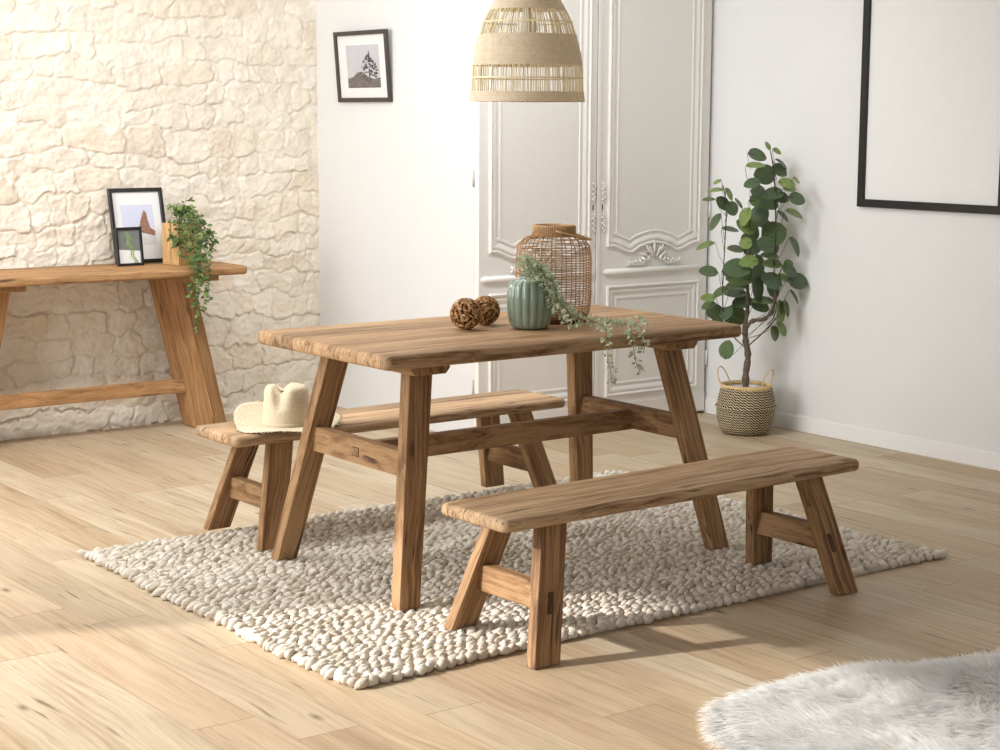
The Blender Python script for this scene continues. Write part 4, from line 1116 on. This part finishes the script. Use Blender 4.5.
# planter and trailing plant
def make_planter():
    M = wood_mat('tan_planter_wood', srgb(214, 176, 122), srgb(196, 156, 104), srgb(160, 118, 74))
    root = empty('wooden_planter', (3.575, 7.205, CT), 0.25)
    tag(root, 'tan wooden planter box with a dark slot handle on the console table', 'planter')
    mb = MB(); w, d, h, t = 0.068, 0.055, 0.185, 0.009
    g = lambda v: (v[2]+3, v[0], v[1])
    for (x0, x1, y0, y1, z0, z1) in ((-w, w, -d, d, 0, t), (-w, -w+t, -d, d, t, h), (w-t, w, -d, d, t, h), (-w+t, w-t, -d, -d+t, t, h), (-w+t, w-t, d-t, d, t, h)):
        box(mb, x0, x1, y0, y1, z0, z1, g=g)
    o = mb.build('box', M, root); bevel_obj(o, 0.002)
    mb = MB(); box(mb, 0.012, 0.044, -d-0.0008, -d+0.003, h-0.050, h-0.012); o = mb.build('slot_handle', M_ink, root); bevel_obj(o, 0.003)
    mb = MB(); box(mb, -w+t, w-t, -d+t, d-t, 0.10, 0.16); mb.build('soil', W_dark, root)
    pr = empty('trailing_plant', (3.565, 7.215, CT+0.16))
    tag(pr, 'trailing plant with small green leaves hanging from the planter over the console edge', 'trailing plant')
    ML = leaf_mat('small_leaf', srgb(56, 82, 48), srgb(88, 116, 66), srgb(140, 160, 92), 0.5, 0.2)
    MSt = flat_mat('vine_stem', srgb(96, 104, 60), 0.7)
    B0 = Vector((3.565, 7.215, CT+0.16)); rnd = random.Random(14); ms = MB(); ml = MB()
    S = []
    top = Vector((3.575, 7.20, 0.975))
    def hang(x, z, y=7.085, n0=0): return [B0, top+Vector((rnd.uniform(-.03, .03), rnd.uniform(-.02, .02), rnd.uniform(.02, .045))), Vector((x*0.6+3.575*0.4, y+0.06, 0.965+rnd.uniform(0, .03))), Vector((x, y, 0.90)), Vector((x+rnd.uniform(-.01, .01), y-0.01, (0.9+z)/2)), Vector((x+rnd.uniform(-.012, .012), min(y, 6.925) if z < 0.76 else y, z))]
    for x, z, y in ((3.50, 0.85, 7.10), (3.515, 0.80, 7.11), (3.475, 0.88, 7.12), (3.53, 0.86, 7.10)): S.append((hang(x, z, y), 26))
    for x, z in ((3.60, 0.80), (3.635, 0.79), (3.66, 0.80), (3.645, 0.84), (3.62, 0.86), (3.675, 0.83), (3.655, 0.90)): S.append((hang(x, z, 7.10), 30))
    # long strands that fall past the console's front edge
    for x, z in ((3.490, 0.49), (3.505, 0.54), (3.535, 0.58), (3.475, 0.64), (3.52, 0.70), (3.555, 0.62), (3.50, 0.60)):
        S.append(([B0, top+Vector((.02, 0, .03)), Vector((x+0.045, 7.09, 0.95)), Vector((x+0.04, 7.03, 0.86)), Vector((x+0.03, 6.985, 0.785)), Vector((x+0.01, 6.925, 0.755)), Vector((x, 6.915, (0.75+z)/2)), Vector((x+rnd.uniform(-.01, .01), 6.915, z))], 46))
    S.append(([B0, top+Vector((0, 0, .05)), top+Vector((0.05, 0, .07))], 12)); S.append(([B0, top+Vector((-.04, 0, .04)), top+Vector((-0.07, -.02, .04))], 14))
    for path, n in S:
        P = [p-B0 for p in smooth_path(path, 7)]; tube(ms, P, 0.0010, 4)
        for q in range(n):
            t = 0.12+0.88*(q+0.5)/n; i = min(len(P)-2, int(t*(len(P)-1))); p = P[i].lerp(P[i+1], (t*(len(P)-1)) % 1)
            ax = (P[i+1]-P[i]).normalized(); r = Vector((rnd.uniform(-1, 1), rnd.uniform(-1, .6), rnd.uniform(-.4, .6))); r -= ax*r.dot(ax); r.normalize()
            L = rnd.uniform(0.018, 0.030)
            if B0.y+p.y > 6.96 and B0.z+p.z < 0.785: r.z = abs(r.z)+.2; p = Vector((p.x, p.y, 0.788-B0.z))
            leaf(ml, p, (r+ax*0.4), Vector((rnd.uniform(-1, 1), -0.6, rnd.uniform(0, 1))), L, L*0.55, rnd.random(), 0.1, 0.15, 4, 0.85)
    ms.build('stems', MSt, pr, smooth=True); ml.build('leaves', ML, pr, smooth=True)
make_planter()

# ------------------------------------------------------------------ camera
yaw, pitch, roll, F, H = 0.6396, 0.1463, 0.0045, 1760.7, 1.4273
cam = bpy.data.cameras.new('camera'); co = bpy.data.objects.new('camera', cam); COL.objects.link(co)
M_ = Matrix.Rotation(-yaw, 4, 'Z') @ Matrix.Rotation(PI/2-pitch, 4, 'X') @ Matrix.Rotation(roll, 4, 'Z')
co.matrix_world = Matrix.Translation((0, 0, H)) @ M_
cam.sensor_width = 36; cam.lens = F/1000*36; cam.clip_start = 0.05
SC.camera = co

# ------------------------------------------------------------------ light
w = bpy.data.worlds.new('world'); SC.world = w; w.use_nodes = True
bg = w.node_tree.nodes['Background']; bg.inputs[0].default_value = (0.90, 0.955, 1.0, 1); bg.inputs[1].default_value = 0.42
sun = bpy.data.lights.new('sun', 'SUN'); sun.energy = 4.5; sun.angle = math.radians(1.3); sun.color = (1.0, 0.98, 0.955)
so = bpy.data.objects.new('sun', sun); COL.objects.link(so)
d = Vector((0.843, -0.345, -0.43)).normalized(); so.rotation_euler = d.to_track_quat('-Z', 'Y').to_euler()
def area(name, loc, d, sx, sy, e, col):
    ar = bpy.data.lights.new(name, 'AREA'); ar.shape = 'RECTANGLE'; ar.size = sx; ar.size_y = sy; ar.energy = e; ar.color = col
    ao = bpy.data.objects.new(name, ar); COL.objects.link(ao); ao.location = loc
    ao.rotation_euler = Vector(d).to_track_quat('-Z', 'Y').to_euler()
area('added_soft_light', (0.6, 6.1, 2.15), (4.6, -0.9, -1.35), 0.9, 0.9, 37, (0.95, 0.975, 1.0))  # added soft lamp inside the room, not at a window; throws the plant's shadow
area('added_rear_fill', (3.1, 5.45, 2.56), (0.03, 0.42, -0.85), 3.0, 0.4, 58, (0.94, 0.97, 1.0))  # added fill, no real lamp: brightens doors, stone wall and tabletops
area('added_left_fill', (-0.9, 5.3, 1.5), (1, -0.02, -0.08), 2.2, 1.7, 68, (0.95, 0.98, 1.0))  # added fill just inside the left wall, brightens left-facing leg and wall sides
SC.view_settings.view_transform = 'Standard'; SC.view_settings.look = 'None'; SC.view_settings.gamma = 1.0
SC.view_settings.use_curve_mapping = False; SC.view_settings.exposure = 0.17
